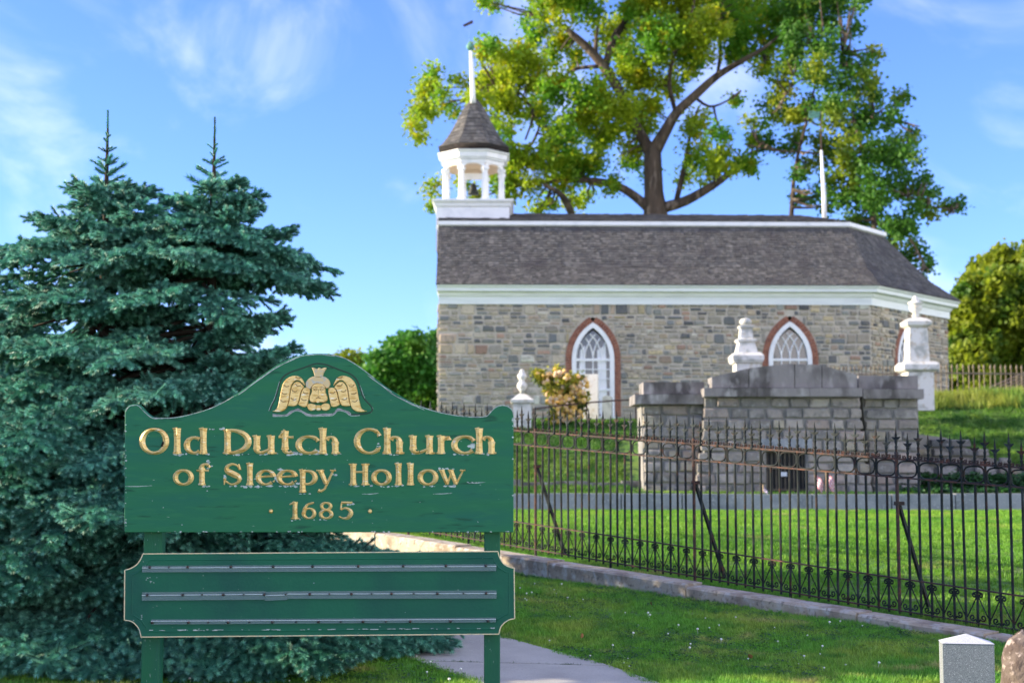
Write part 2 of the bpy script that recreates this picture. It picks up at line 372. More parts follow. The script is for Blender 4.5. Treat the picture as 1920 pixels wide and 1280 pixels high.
# kerb of long granite stones in front of the fence
kerb = thing('kerb', None, None, tuple(F0)); kerb['kind'] = 'structure'
def fp(s, d, z=0):                                  # point s metres along the fence, d towards the lawn
    p = F0+FV*s+FN*d; return Vector((p.x, p.y, zstreet(p.x, p.y)+z))
s = -1.2; random.seed(3)
joints = []
while s < 16:
    ln = random.choice([.9, 1.3, 1.7, 2.1]); a, b = s+.012, s+ln-.012; s += ln
    hgt = .012+.0095*a+random.uniform(-.006, .006)
    mb = MB(); n_ = 6
    rows = []
    for i in range(n_+1):
        t = a+(b-a)*i/n_; j = random.uniform(-.008, .008)
        h2 = hgt+random.uniform(-.003, .003)
        rows.append([fp(t, -.40+j, -.3), fp(t, -.40+j, h2-.02), fp(t, -.38+j, h2), fp(t, -.13, h2+.004), fp(t, -.10, -.3)])
    vs = [p for r_ in rows for p in r_]
    fs = [(i*5+k, (i+1)*5+k, (i+1)*5+(k+1) % 5, i*5+(k+1) % 5) for i in range(n_) for k in range(5)]
    fs += [(0,1,2,3,4), tuple(n_*5+k for k in (4,3,2,1,0))]
    mb.add(vs, fs); fixn(mb.build('kerb_stone', M['kerb'], kerb))

# sidewalk slabs
walk = thing('sidewalk', None, None, (0, 8, 0)); walk['kind'] = 'structure'
def gp(px, py, dz=0):
    Y = 9.0
    for _ in range(30):
        p = at(px, py, Y); z = zverge(p.x, p.y)
        r = ray(px, py); t = (z-EYE)/r.z; Y = r.y*t
    p = at(px, py, Y); p.z += dz; return p
Rr = [(1330,1330),(1230,1280),(1150,1251),(1080,1232),(1010,1213),(940,1194),(780,1160),(560,1120),(300,1085),(50,1058)]
Ll = [(960,1330),(893,1280),(840,1262),(792,1243),(745,1228),(690,1209),(545,1165),(360,1124),(120,1087),(-120,1058)]
def lerp_edge(E, yy):
    E2 = [gp(*e) for e in E]
    for a, b in zip(E2[:-1], E2[1:]):
        if a.y <= yy <= b.y: return a.lerp(b, (yy-a.y)/(b.y-a.y))
    return (E2[0] if yy < E2[0].y else E2[-1])
yj = gp(950, 1245).y
ys = [yj-1.9, yj, yj+1.5, yj+3.0, yj+4.5, yj+6.0]
for a, b in zip(ys[:-1], ys[1:]):
    mb = MB(); n_ = 6; vs = []
    for i in range(n_+1):
        yy = a+.008+(b-a-.016)*i/n_
        l_, r_ = lerp_edge(Ll, yy), lerp_edge(Rr, yy)
        for p in (l_, r_): vs.append((p.x+random.uniform(-.01, .01), yy, zverge(p.x, p.y)+.012)); vs.append((p.x, yy, zverge(p.x, p.y)-.2))
    fs = []
    for i in range(n_):
        o_ = i*4; fs += [(o_, o_+2, o_+6, o_+4), (o_+2, o_+3, o_+7, o_+6), (o_+1, o_, o_+4, o_+5)]
    fs += [(1, 3, 2, 0), (n_*4, n_*4+2, n_*4+3, n_*4+1)]
    mb.add(vs, fs); fixn(mb.build('pavement_slab', M['walk'], walk))

# terrace kerb wall across the back of the lawn
terr = thing('terrace_wall', 'low wall of blue grey granite blocks along the back of the lawn', 'wall', (2, 29, .5))
x = -4.0
while x < 16:
    ln = random.uniform(1.2, 1.9)
    mb = MB().box((x+.012, 29.0+random.uniform(-.01, .01), .3), (x+ln-.012, 29.32, .90+random.uniform(-.012, .012)))
    mb.build('granite_block', M['bluegranite'], terr); x += ln
edg = thing('bank_edging', 'dark weathered stone edging at the foot of the left grass bank', 'edging', (0, 31, .9))
x = -4.0
while x < 2.75:
    ln = random.uniform(.5, .9); mb = MB().box((x+.01, 30.9+random.uniform(-.03, .03), .8), (x+ln-.01, 31.2, 1.13+random.uniform(-.04, .04)))
    mb.build('edging_stone', M['coping'], edg); x += ln

# ------------------------------------------------------------------ stones
UNIT = []
for k in range(8):
    mb = MB(); j = lambda a=.12: random.uniform(-a, a)
    c = [(-.5+abs(j()), -.5+abs(j())), (.5-abs(j()), -.5+abs(j())), (.5-abs(j()), .5-abs(j())), (-.5+abs(j()), .5-abs(j()))]
    # outline of eight corners, chamfered front
    o8 = []
    for i in range(4):
        a = c[i]; b = c[(i+1) % 4]; o8.append(a); o8.append(((a[0]+b[0])/2+j(.04), (a[1]+b[1])/2+j(.07)))
    vs = [(x_, 0, z_) for x_, z_ in o8]+[(x_, -.6, z_) for x_, z_ in o8]+[(x_*.90, -1+j(.1), z_*.82) for x_, z_ in o8]
    fs = [(i, (i+1) % 8, 8+(i+1) % 8, 8+i) for i in range(8)]+[(8+i, 8+(i+1) % 8, 16+(i+1) % 8, 16+i) for i in range(8)]+[tuple(range(16, 24))]
    UNIT.append((vs, fs))
STONE_ME = {}
def stone_meshes(key):
    if key not in STONE_ME:
        STONE_ME[key] = [MB().add(v, [tuple(reversed(f)) for f in fs]).mesh('stone', M[key]) for v, fs in UNIT]
        for me in STONE_ME[key]:
            pass
    return STONE_ME[key]
def place_stones(name, stones, parent, key, frame_of, nmax=300, proud=.03):
    """stones: (face, a0, a1, b0, b1, colour); frame_of(face) -> origin, ux, uz, n(outward)"""
    order = sorted(range(len(stones)), key=lambda i: -stones[i][6])
    big = set(order[:nmax]); J = MB(); mes = stone_meshes(key)
    for i, (face, a0, a1, b0, b1, col, _w) in enumerate(stones):
        o, ux, uz, n = frame_of(face); k = random.randrange(8)
        ctr = o+ux*((a0+a1)/2)+uz*((b0+b1)/2); w_, h_ = a1-a0, b1-b0; d = proud*random.uniform(.6, 1.5)
        if i in big:
            ob = inst(name, mes[k], parent, ctr, (0, 0, math.atan2(ux.y, ux.x)), (w_, d, h_), col)
            if abs(uz.z) < .9999: ob.rotation_euler.x = 0
        else:
            J.col = col; v, fs = UNIT[k]
            J.add([ctr+ux*(x_*w_)+uz*(z_*h_)-n*(y_*d) for x_, y_, z_ in v], [tuple(reversed(f)) for f in fs])
    if J.f: J.build(name+'_infill', M[key+'_j'], parent, kind='stuff')

def rubble(L0, H, blocked, hmin, hmax, lmin, lmax, gap):
    out = []; b = 0
    while b < H-.04:
        lift = random.uniform(.24, .40)
        if b+lift > H-.2: lift = H-b
        a = 0
        while a < L0-.02:
            ln = random.uniform(.45, 1.25)
            if a+ln > L0-.3: ln = L0-a
            k = random.choice((1, 2, 2, 3, 3)) if lift < .41 else random.choice((3, 4, 4)); cuts = sorted([0, lift]+[lift*(i+1)/k+random.uniform(-.04, .04) for i in range(k-1)])
            for c0, c1 in zip(cuts[:-1], cuts[1:]):
                if c1-c0 < .05: continue
                u = a
                while u < a+ln-.02:
                    l_ = random.uniform(lmin, lmax)*(1.2 if c1-c0 > .2 else 1)
                    if u+l_ > a+ln-.16: l_ = a+ln-u
                    runs = [(u, u+l_)]
                    for f in blocked:
                        iv = f(b+c0, b+c1)
                        if iv is None: continue
                        nr = []
                        for r0, r1 in runs:
                            if iv[0] > r0: nr.append((r0, min(r1, iv[0])))
                            if iv[1] < r1: nr.append((max(r0, iv[1]), r1))
                        runs = [r for r in nr if r[1]-r[0] > .07]
                    g_ = gap*random.uniform(.7, 1.6)
                    for r0, r1 in runs: out.append((r0+g_, r1-g_, b+c0+g_*.8, b+c1-g_*.8))
                    u += l_
            a += ln
        b += lift
    return out

# ------------------------------------------------------------------ the church
ZB, ZC, ZE = 2.75, 6.72, 7.27                       # ground, foot of the cornice, eave
A0 = at(822, 700, 46.0); A0.z = 0; A1 = at(1632, 600, 46.3); A1.z = 0
E1 = (A1-A0).normalized(); E2 = Vector((-E1.y, E1.x, 0))
LW = (A1-A0).length; WID = 11.0
def CH(a, b, z): p = A0+E1*a+E2*b; return Vector((p.x, p.y, z))
B1 = at(1776, 600, 50.7); B1.z = 0
ba, bb = (B1-A0).dot(E1), (B1-A0).dot(E2)
plan = [(0, 0), (LW, 0), (ba, bb), (ba, WID-bb), (LW, WID), (0, WID)]
church = thing('stone_church', 'old fieldstone church with white cornice, grey shingled gambrel roof and arched windows on the knoll', 'church', tuple(CH(6, 5, ZB)))
def offs(k, z, west=0):
    """the plan pushed outward by k (the west end by west)"""
    pts = []
    n = len(plan)
    def line(i, kk):
        a = Vector(plan[i]); b = Vector(plan[(i+1) % n]); d = (b-a).normalized(); nn = Vector((d.y, -d.x)); return a+nn*kk, d
    for i in range(n):
        k1 = west if (i-1) % n == n-1 else k; k2 = west if i == n-1 else k
        p1, d1 = line((i-1) % n, k1); p2, d2 = line(i, k2)
        den = d1.x*d2.y-d1.y*d2.x
        t = ((p2.x-p1.x)*d2.y-(p2.y-p1.y)*d2.x)/den; q = p1+d1*t; pts.append(CH(q.x, q.y, z))
    return pts
# windows: face, centre along the wall, sill z, half width, spring z
fA = (CH(0, 0, 0), E1, Vector((0,0,1)), -E2)
d1 = (B1-A1).normalized(); fB = (Vector(A1), d1, Vector((0,0,1)), Vector((d1.y, -d1.x, 0)))
LB = (B1-A1).length
def pick(face, px, py):
    o, ux, uz, n = face; p = onplane(px, py, o, n); q = p-o; return q.dot(ux), p.z
WIN = []
for face, pxl, pxr, pyapex, pysill in ((fA, 1072, 1152, 604, 781), (fA, 1441, 1523, 602, 779), (fB, 1677, 1724, 612, 775)):
    a0, _ = pick(face, pxl, 680); a1, _ = pick(face, pxr, 680); _, za = pick(face, (pxl+pxr)/2, pyapex); _, zs = pick(face, (pxl+pxr)/2, pysill)
    hw = (a1-a0)/2; hw = min(hw, .74); WIN.append((face, (a0+a1)/2, zs, hw, za-math.sqrt(3)*hw))
def arch_half(hw, b):                                # half width of an equilateral arch at height b over the spring
    if b <= 0: return hw
    R_ = 2*hw; v = R_*R_-b*b
    return max(0, math.sqrt(v)-hw) if v > 0 else 0
wall_t = .5
def zopen(wn, a):                                    # height of the opening above the wall coordinate a
    face, ac, zs, hw, zsp = wn; h = hw+.1; x_ = abs(a-ac)
    if x_ >= h: return None
    return zsp+math.sqrt(max(0, (2*h)**2-(x_+h)**2))
mb = MB()
for ring in range(len(plan)):
    a, b = plan[ring], plan[(ring+1) % len(plan)]
    pa, pb = CH(*a, 0), CH(*b, 0); ln_ = (pb-pa).length; dd_ = (pb-pa).normalized()
    ws_ = [w_ for w_ in WIN if w_[0] is (fA if ring == 0 else fB if ring == 1 else None)]
    cuts = [0, ln_]
    for w_ in ws_: cuts += [w_[1]-w_[3]-.1+(2*w_[3]+.2)*i/16 for i in range(17)]
    cuts = sorted(cuts)
    for u0, u1 in zip(cuts[:-1], cuts[1:]):
        if u1-u0 < 1e-5: continue
        p0, p1 = pa+dd_*u0, pa+dd_*u1; um = (u0+u1)/2; hit = [w_ for w_ in ws_ if abs(um-w_[1]) < w_[3]+.1]
        q_ = lambda p, z: (p.x, p.y, z)
        if not hit: mb.add([q_(p0, ZB-.6), q_(p1, ZB-.6), q_(p1, ZC+.02), q_(p0, ZC+.02)], [(0,1,2,3)]); continue
        w_ = hit[0]; z0_ = zopen(w_, u0) or w_[4]; z1_ = zopen(w_, u1) or w_[4]
        mb.add([q_(p0, ZB-.6), q_(p1, ZB-.6), q_(p1, w_[2]-.02), q_(p0, w_[2]-.02)], [(0,1,2,3)])
        mb.add([q_(p0, z0_), q_(p1, z1_), q_(p1, ZC+.02), q_(p0, ZC+.02)], [(0,1,2,3)])
# west gable
g = [CH(0, 0, ZC), CH(0, 0, ZE), CH(0, 1.7, 9.60), CH(0, WID/2, 10.5), CH(0, WID-1.7, 9.60), CH(0, WID, ZE), CH(0, WID, ZC)]
mb.add(g, [tuple(range(7))])
mb.build('wall', M['mortar'], church)
PAL = [(.40,.35,.27), (.38,.34,.27), (.10,.105,.11), (.45,.42,.36), (.30,.27,.21), (.24,.22,.18), (.36,.31,.23), (.20,.21,.20), (.28,.26,.22), (.40,.35,.27), (.14,.15,.15), (.17,.18,.185), (.32,.25,.19),
       (.22,.23,.21), (.34,.30,.24), (.12,.13,.135), (.27,.25,.20), (.38,.31,.22), (.30,.20,.15), (.42,.35,.22), (.25,.25,.23), (.29,.27,.23)]
def block_for(wn, ext):
    face, ac, zs, hw, zsp = wn
    def f(b0, b1):
        z = ZB+(b0+b1)/2; h = hw+ext
        if z > zsp+math.sqrt(3)*h or z < zs-.05: return None
        w_ = arch_half(h, z-zsp)
        return (ac-w_, ac+w_)
    return f
random.seed(11)
stones = []
for fi, (face, ln) in enumerate(((fA, LW), (fB, LB))):
    bl = [block_for(w_, .2) for w_ in WIN if w_[0] is face]
    for a0, a1, b0, b1 in rubble(ln, ZC-ZB, bl, .13, .29, .17, .46, .021):
        c = random.choice(PAL); v = random.uniform(.85, 1.4); c = tuple(min(.58, x*v*q_) for x, q_ in zip(c, (1.02, 1.02, .97)))
        stones.append((fi, a0, a1, b0, b1, c, (a1-a0)*(b1-b0)*(1 if fi == 0 else .6)))
# west end
fW = (CH(0, WID, 0), -E2, Vector((0,0,1)), -E1)
for a0, a1, b0, b1 in rubble(WID, ZC-ZB, [], .15, .3, .35, .8, .016):
    c = random.choice(PAL); stones.append((2, a0, a1, b0, b1, c, 0))
faces = [fA, fB, fW]
def ff(i): o, ux, uz, n = faces[i]; return (o+Vector((0,0,ZB)), ux, uz, n)
place_stones('stone', stones, church, 'stone', ff, proud=.045)

def window(wn, rows_below, boards):
    face, ac, zs, hw, zsp = wn; o, ux, uz, n = face
    P3 = lambda a, z, d: Vector((o.x, o.y, 0))+ux*a+Vector((0,0,z))+n*d
    # bricks round the opening
    J = MB(); ext = .2
    def brick(pa, pb, pc, pd):
        J.hexa([P3(*pa, -.02), P3(*pb, -.02), P3(*pc, -.02), P3(*pd, -.02), P3(*pa, .03), P3(*pb, .03), P3(*pc, .03), P3(*pd, .03)])
    for sgn in (-1, 1):
        z = zs
        while z < zsp-.03:
            z2 = min(zsp, z+.085); brick((ac+sgn*hw, z+.006), (ac+sgn*(hw+ext), z+.006), (ac+sgn*(hw+ext), z2-.006), (ac+sgn*hw, z2-.006)); z = z2
        R_ = 2*hw; th0, th1 = 0, math.pi/3; nb = 17
        for i in range(nb):
            t0 = th0+(th1-th0)*i/nb+.003; t1 = th0+(th1-th0)*(i+1)/nb-.003
            q = lambda r, t: (ac+sgn*(-hw+r*math.cos(t)), zsp+r*math.sin(t))
            t1o = min(t1, math.acos(min(1, hw/(R_+ext))))
            t0o = min(t0, t1o)
            brick(q(R_, t0), q(R_+ext, t0o), q(R_+ext, t1o), q(R_, t1))
    fixn(J.build('brick_surround', M['brick'], church, kind='stuff'))
    wo = thing('window', None, None, P3(ac, zs, 0)); parent_to(wo, church, P3(ac, zs, 0))
    fr = MB(); ft = .15
    def outl(h, nseg=10):
        pts = [(ac-h, zs), ]
        for i in range(nseg+1):
            t = math.pi/3*i/nseg; pts.append((ac+h-2*h*math.cos(t), zsp+2*h*math.sin(t)))
        for i in range(nseg-1, -1, -1):
            t = math.pi/3*i/nseg; pts.append((ac-h+2*h*math.cos(t), zsp+2*h*math.sin(t)))
        pts.append((ac+h, zs)); return pts
    oo, ii = outl(hw-.004), outl(hw-ft)
    # keep the inner arch concentric with the outer one
    ii = [(ac-hw+ft, zs)]
    Ri = 2*hw-ft; te = math.acos(hw/Ri)
    for i in range(11): t = te*i/10; ii.append((ac+hw-Ri*math.cos(t), zsp+Ri*math.sin(t)))
    for i in range(9, -1, -1): t = te*i/10; ii.append((ac-hw+Ri*math.cos(t), zsp+Ri*math.sin(t)))
    ii.append((ac+hw-ft, zs))
    k = len(oo)
    vs = [P3(*p, .035) for p in oo]+[P3(*p, .035) for p in ii]+[P3(*p, -.12) for p in oo]+[P3(*p, -.12) for p in ii]
    fs = []
    for i in range(k-1): fs += [(i, i+1, k+i+1, k+i), (k+i, k+i+1, 3*k+i+1, 3*k+i), (i, 2*k+i, 2*k+i+1, i+1)]
    fr.add(vs, fs); fixn(fr.build('frame', M['white'], wo))
    w2 = hw-ft
    sl = MB(); sl.prism([(ac-hw-.03, zs-.1), (ac+hw+.03, zs-.1), (ac+hw+.03, zs), (ac-hw-.03, zs)], Vector((o.x, o.y, 0)), ux, Vector((0,0,1)), n, -.1, .07)
    fixn(sl.build('sill', M['white'], wo))
    # tracery
    def arcs(m, sgn, d=.0):
        pts = []; Rr_ = 2*w2
        for i in range(25):
            t = math.pi/3*1.3*i/24
            a = m+sgn*(Rr_-Rr_*math.cos(t)); b = Rr_*math.sin(t)
            lim = arch_half(w2, b)
            if abs(a) > lim+.02 or b > math.sqrt(3)*w2: break
            pts.append(P3(ac+a, zsp+b, -.04-d))
        return pts
    for m in (-w2*.5, 0, w2*.5):
        for sgn in (-1, 1):
            p = arcs(m, sgn, .004*(sgn+1))
            if len(p) > 2: MB().tube(p, .022, 4).build('tracery_bar', M['white'], wo)
    zbars = [zsp-.02, zsp-.02-(zsp-zs)*.52]
    for z in zbars: MB().box((-w2, -.035, -.035), (w2, .035, .035)).mesh
    for z in zbars:
        b_ = MB(); b_.prism([(ac-w2, z-.04), (ac+w2, z-.04), (ac+w2, z+.04), (ac-w2, z+.04)], Vector((o.x, o.y, 0)), ux, Vector((0,0,1)), n, -.09, -.01); fixn(b_.build('meeting_rail', M['white'], wo))
    for m in (-w2*.5, 0, w2*.5):
        b_ = MB(); b_.bar(P3(ac+m, zs, -.05), P3(ac+m, zsp-.02, -.05), .03, .035, up=ux); b_.build('muntin', M['white'], wo)
    nr = 6; hs = [zs+(zsp-.02-zs)*i/nr for i in range(nr+1)]
    for z in hs[1:-1]:
        if min(abs(z-q) for q in zbars) < .09: continue
        b_ = MB(); b_.bar(P3(ac-w2, z, -.053), P3(ac+w2, z, -.053), .03, .03); b_.build('muntin', M['white'], wo)
    cols = [-w2, -w2*.5, 0, w2*.5, w2]
    for i in range(nr):
        for j in range(4):
            b_ = MB(); e = random.uniform(-.006, .006)
            b_.prism([(ac+cols[j]+.01, hs[i]+.01), (ac+cols[j+1]-.01, hs[i]+.01), (ac+cols[j+1]-.01, hs[i+1]-.01), (ac+cols[j]+.01, hs[i+1]-.01)], Vector((o.x, o.y, 0)), ux, Vector((0,0,1)), n, -.085+e, -.08+e)
            fixn(b_.build('pane', M['glass'], wo))
    b_ = MB(); poly = [(ac-w2, zsp)]
    for i in range(1, 9): b = math.sqrt(3)*w2*i/8*.999; poly.append((ac-arch_half(w2, b), zsp+b))
    for i in range(7, 0, -1): b = math.sqrt(3)*w2*i/8*.999; poly.append((ac+arch_half(w2, b), zsp+b))
    poly.append((ac+w2, zsp))
    b_.prism(poly, Vector((o.x, o.y, 0)), ux, Vector((0,0,1)), n, -.075, -.07); fixn(b_.build('pane', M['glass'], wo))
    if boards:          # white curtains drawn to the sides behind the glass are seen as pale panels inside the frame
        for s_, e_ in ((-w2, -w2*.52), (w2*.35, w2*.85)):
            c_ = MB(); pts = []
            c_.prism([(ac+s_+.02, zs+.1), (ac+e_, zs+.1), (ac+e_*.9, zsp+.45), (ac+s_*.75, zsp+.3)], Vector((o.x, o.y, 0)), ux, Vector((0,0,1)), n, -.068, -.064)
            fixn(c_.build('curtain', M['white'], wo))
for i, w_ in enumerate(WIN): window(w_, 4, i == 0)

# cornice
def sweep(name, prof, m, parent=church, west=True):
    mb = MB(); rings = [offs(k, z, (.0 if k < .2 else .06)) for k, z in prof]; n = 6; vs = [p for r_ in rings for p in r_]; fs = []
    for i in range(len(rings)-1):
        for k in range(n-1 if not west else n): fs.append((i*n+k, i*n+(k+1) % n, (i+1)*n+(k+1) % n, (i+1)*n+k))
    mb.add(vs, fs); return mb.build(name, m, parent)
sweep('frieze', [(0, ZC-.04), (.09, ZC-.04), (.09, ZC+.20), (.13, ZC+.215), (.13, ZC+.24)], M['whitegreen'])
sweep('cornice', [(.0, ZC+.24), (.16, ZC+.24), (.17, ZC+.33), (.36, ZC+.36), (.37, ZC+.47), (.42, ZC+.49), (.45, ZC+.55), (0, ZC+.56)], M['whitegreen'])
# roof shell
ZBk = 9.57; ZR = 10.64
def mirror_pts(fr): return fr+[(a, WID-b) for a, b in reversed(fr)]
Ap = at(1590, 418, 48.0); Bp = at(1655, 436, 50.1)
pa = ((Ap-A0).dot(E1), (Ap-A0).dot(E2)); pb = ((Bp-A0).dot(E1), (Bp-A0).dot(E2))
def arr(fr, z): return [CH(a, b, z) for a, b in mirror_pts(fr)]
ext = .47
e0 = offs(ext, ZE+.01, .08)
def loc2(p): q = p-A0; return (q.dot(E1), q.dot(E2))
r0 = [loc2(e0[0]), loc2(e0[1]), loc2(e0[2])]
r2 = [(-.08, pa[1]), pa, pb]
r1 = [tuple(np.array(r0[i])*(1-.40)+np.array(r2[i])*.40) for i in range(3)]
ringz = [ZE+.01, ZE+.01+(ZBk-ZE)*.30, ZBk]
rings = [arr(r0, ringz[0]), arr(r1, ringz[1]), arr(r2, ringz[2])]
ridge = [CH(-.08, WID/2, ZR), CH(pa[0]-.8, WID/2, ZR-.05)]
r3 = [(-.08, pa[1]-.12), (pa[0]+.05, pa[1]-.12), (pb[0]+.12, pb[1]-.06)]
mb = MB(); n = 6
vs = [p for r_ in rings for p in r_]
fs = [(i*n+k, i*n+(k+1) % n, (i+1)*n+(k+1) % n, (i+1)*n+k) for i in range(2) for k in range(n)]
mb.add(vs, fs)
rc = MB().col
up = arr(r3, ZBk+.14); rr_ = ridge
mb.add(up+rr_, [(0, 1, 7, 6), (1, 2, 7), (2, 3, 7), (3, 4, 7), (4, 5, 6, 7), (5, 0, 6)])
roof = mb.build('roof', M['bellroof'], church)
# white band at the change of slope
band = MB(); lo_ = arr([(-.08, pa[1]-.05), (pa[0]+.02, pa[1]-.05), (pb[0]+.05, pb[1]-.03)], ZBk-.04); lo2 = arr(r3, ZBk+.0); hi_ = arr(r3, ZBk+.13)
band.add(lo_+lo2+hi_, [(i*6+k, i*6+(k+1) % 6, (i+1)*6+(k+1) % 6, (i+1)*6+k) for i in range(2) for k in range(6)])
b_ = band.build('roof_band', M['white'], church)
# shingles
SHP = [(.127,.122,.112), (.105,.102,.096), (.147,.142,.13), (.088,.087,.083), (.134,.125,.112), (.115,.113,.108), (.165,.157,.145), (.08,.078,.073)]
J = MB(); random.seed(5)
def shingle_face(P00, P10, P01, P11, rows, wmean, thick=.022, over=1.25):
    """P00-P10 lower edge, P01-P11 upper edge"""
    P00, P10, P01, P11 = map(Vector, (P00, P10, P01, P11))
    nrm = ((P10-P00).cross(P01-P00)).normalized()
    for r_ in range(rows):
        t0 = r_/rows; t1 = min(1, (r_+over)/rows)
        a0_, b0_ = P00.lerp(P01, t0), P10.lerp(P11, t0); a1_, b1_ = P00.lerp(P01, t1), P10.lerp(P11, t1)
        ln = (b0_-a0_).length
        if ln < .05: continue
        u = -random.random()*wmean
        while u < ln:
            w_ = wmean*random.uniform(.6, 1.5); u0 = max(0, u+.006)/ln; u1 = min(ln, u+w_-.006)/ln; u += w_
            if u1 <= u0+.002: continue
            dz = random.uniform(-.012, .012); th = thick*random.uniform(.8, 1.6)
            up_ = (P01-P00).normalized()*dz
            c = random.choice(SHP); v = random.uniform(.65, 1.0); J.col = tuple(x*v for x in c)
            q0, q1 = a0_.lerp(b0_, u0)+up_, a0_.lerp(b0_, u1)+up_; q2, q3 = a1_.lerp(b1_, u1), a1_.lerp(b1_, u0)
            J.add([q0+nrm*th*1.6, q1+nrm*th*1.6, q2+nrm*.006, q3+nrm*.006, q0, q1], [(0,1,2,3), (4,5,1,0), (4,0,3), (5,2,1)])
for k in (0, 1, 2):
    for i, rows in ((0, 9), (1, 17)):
        shingle_face(rings[i][k], rings[i][k+1], rings[i+1][k], rings[i+1][k+1], rows, .13, thick=.013)
shingle_face(up[0], up[1], ridge[0], ridge[1], 20, .25)
J.build('shingles', M['shingle_j'], church, kind='stuff')

# mast with the vane at the east end of the ridge
mast = MB(); q = at(1546, 404, 51.2); mast.tube([q-Vector((0,0,.3)), at(1545, 370, 51.2), at(1540, 282, 51.2)], [.09, .08, .045], 8)
mast_o = thing('weather_vane', 'white mast with thin rod and green vane standing behind the church roof ridge', 'weather vane', tuple(q))
mast.build('mast', M['white'], mast_o, smooth=True)
MB().tube([at(1540, 284, 51.2), at(1539, 208, 51.2)], [.03, .02], 6).build('rod', M['rust'], mast_o)
MB().prism([(0,0),(.46,.02),(.46,.25),(.02,.27)], at(1516, 222, 51.2), Vector((1,.1,0)).normalized(), Vector((0,0,1)), Vector((.1,-1,0)).normalized(), 0, .03).build('vane', M['copper'], mast_o)

# ------------------------------------------------------------------ belfry (part of the church building)
YB = 48.4
bl, br = at(818, 405, YB), at(955, 405, YB); zt = at(887, 374, YB).z; bc = (bl+br)/2; hwB = (br-bl).length/2
bcy = YB+hwB
def oct_(r, z, n=8, rot=math.pi/8): return [Vector((bc.x+r*math.cos(rot+k*2*math.pi/n), bcy+r*math.sin(rot+k*2*math.pi/n), z)) for k in range(n)]
mb = MB(); zb = bl.z-1.2; zm = at(887, 386, YB).z
def sq(h, z): return [Vector((bc.x-h, bcy-h, z)), Vector((bc.x+h, bcy-h, z)), Vector((bc.x+h, bcy+h, z)), Vector((bc.x-h, bcy+h, z))]
def loft(mb, rs, cap=True):
    n = len(rs[0]); mb.add([p for r_ in rs for p in r_], [(i*n+k, i*n+(k+1) % n, (i+1)*n+(k+1) % n, (i+1)*n+k) for i in range(len(rs)-1) for k in range(n)]+([tuple(range(n-1, -1, -1)), tuple((len(rs)-1)*n+k for k in range(n))] if cap else [])); return mb
loft(mb, [sq(hwB, zb), sq(hwB, zm-.05), sq(hwB+.05, zm), sq(hwB+.07, zm+.08), sq(hwB+.15, zt-.06), sq(hwB+.15, zt)])
mb.build('belfry_base', M['white'], church)
zc0 = zt+.02; zc1 = at(887, 306, YB).z; R0 = 1.06
for k, p in enumerate(oct_(R0, zc0)):
    m_ = MB(); a = math.pi/8+k*math.pi/4; rad = Vector((math.cos(a), math.sin(a), 0)); tg = Vector((-rad.y, rad.x, 0)); h = .085
    def sqr(h, z): return [Vector((p.x, p.y, z))+rad*x_*h+tg*y_*h for x_, y_ in ((-1,-1),(1,-1),(1,1),(-1,1))]
    loft(m_, [sqr(h*1.4, zc0), sqr(h*1.4, zc0+.08), sqr(h, zc0+.1), sqr(h*.9, zc1-.2), sqr(h*1.3, zc1-.15), sqr(h*1.3, zc1-.05)])
    m_.build('belfry_column', M['white'], church)
# arched spandrels between the columns
for k in range(8):
    a, b = oct_(R0, 0)[k], oct_(R0, 0)[(k+1) % 8]; ux = (b-a).normalized(); ln = (b-a).length; nn = Vector((ux.y, -ux.x, 0)); m_ = MB()
    zt1 = zc1+.10; ns = 8; arc = [(ln*i/ns, zc1-.16+.22*math.sqrt(max(0, 1-(2*i/ns-1)**2))) for i in range(ns+1)]
    for i in range(ns):
        (x0, y0), (x1, y1) = arc[i], arc[i+1]
        m_.prism([(x0, y0), (x1, y1), (x1, zt1), (x0, zt1)], Vector((a.x, a.y, 0)), ux, Vector((0,0,1)), nn, -.06, .05)
    m_.build('belfry_arch', M['white'], church)
ze = at(887, 279, YB).z
m_ = MB(); loft(m_, [oct_(R0+.09, zc1+.08), oct_(R0+.09, zc1+.22), oct_(R0+.2, zc1+.27), oct_(R0+.22, ze-.08), oct_(R0+.3, ze-.02), oct_(R0+.3, ze)]); m_.build('belfry_entablature', M['white'], church)
for k in range(8):      # dentils
    a, b = oct_(R0+.13, zc1+.19)[k], oct_(R0+.13, zc1+.19)[(k+1) % 8]
    for i in range(11):
        p = a.lerp(b, (i+.5)/11); MBt = MB().box((-.025,-.025,0), (.025,.025,.06)) if i == 0 and k == 0 else None
        if k == 0 and i == 0: dent = MBt.mesh('dentil', M['white'])
        if k in (4, 5, 6): inst('dentil', dent, church, p)
m_ = MB(); loft(m_, [oct_(R0+.05, zc1+.02), oct_(R0+.05, zc1+.06)]); m_.build('belfry_ceiling', M['tan'], church)
prof = [(1.33, 279), (1.17, 272), (.98, 259), (.80, 243), (.63, 226), (.47, 210), (.33, 198), (.20, 190), (.12, 184)]
m_ = MB(); rs = []
for r_, py in prof: rs.append(oct_(r_, at(887, py, YB+1).z))
loft(m_, rs); m_.build('belfry_roof', M['bellroof'], church)
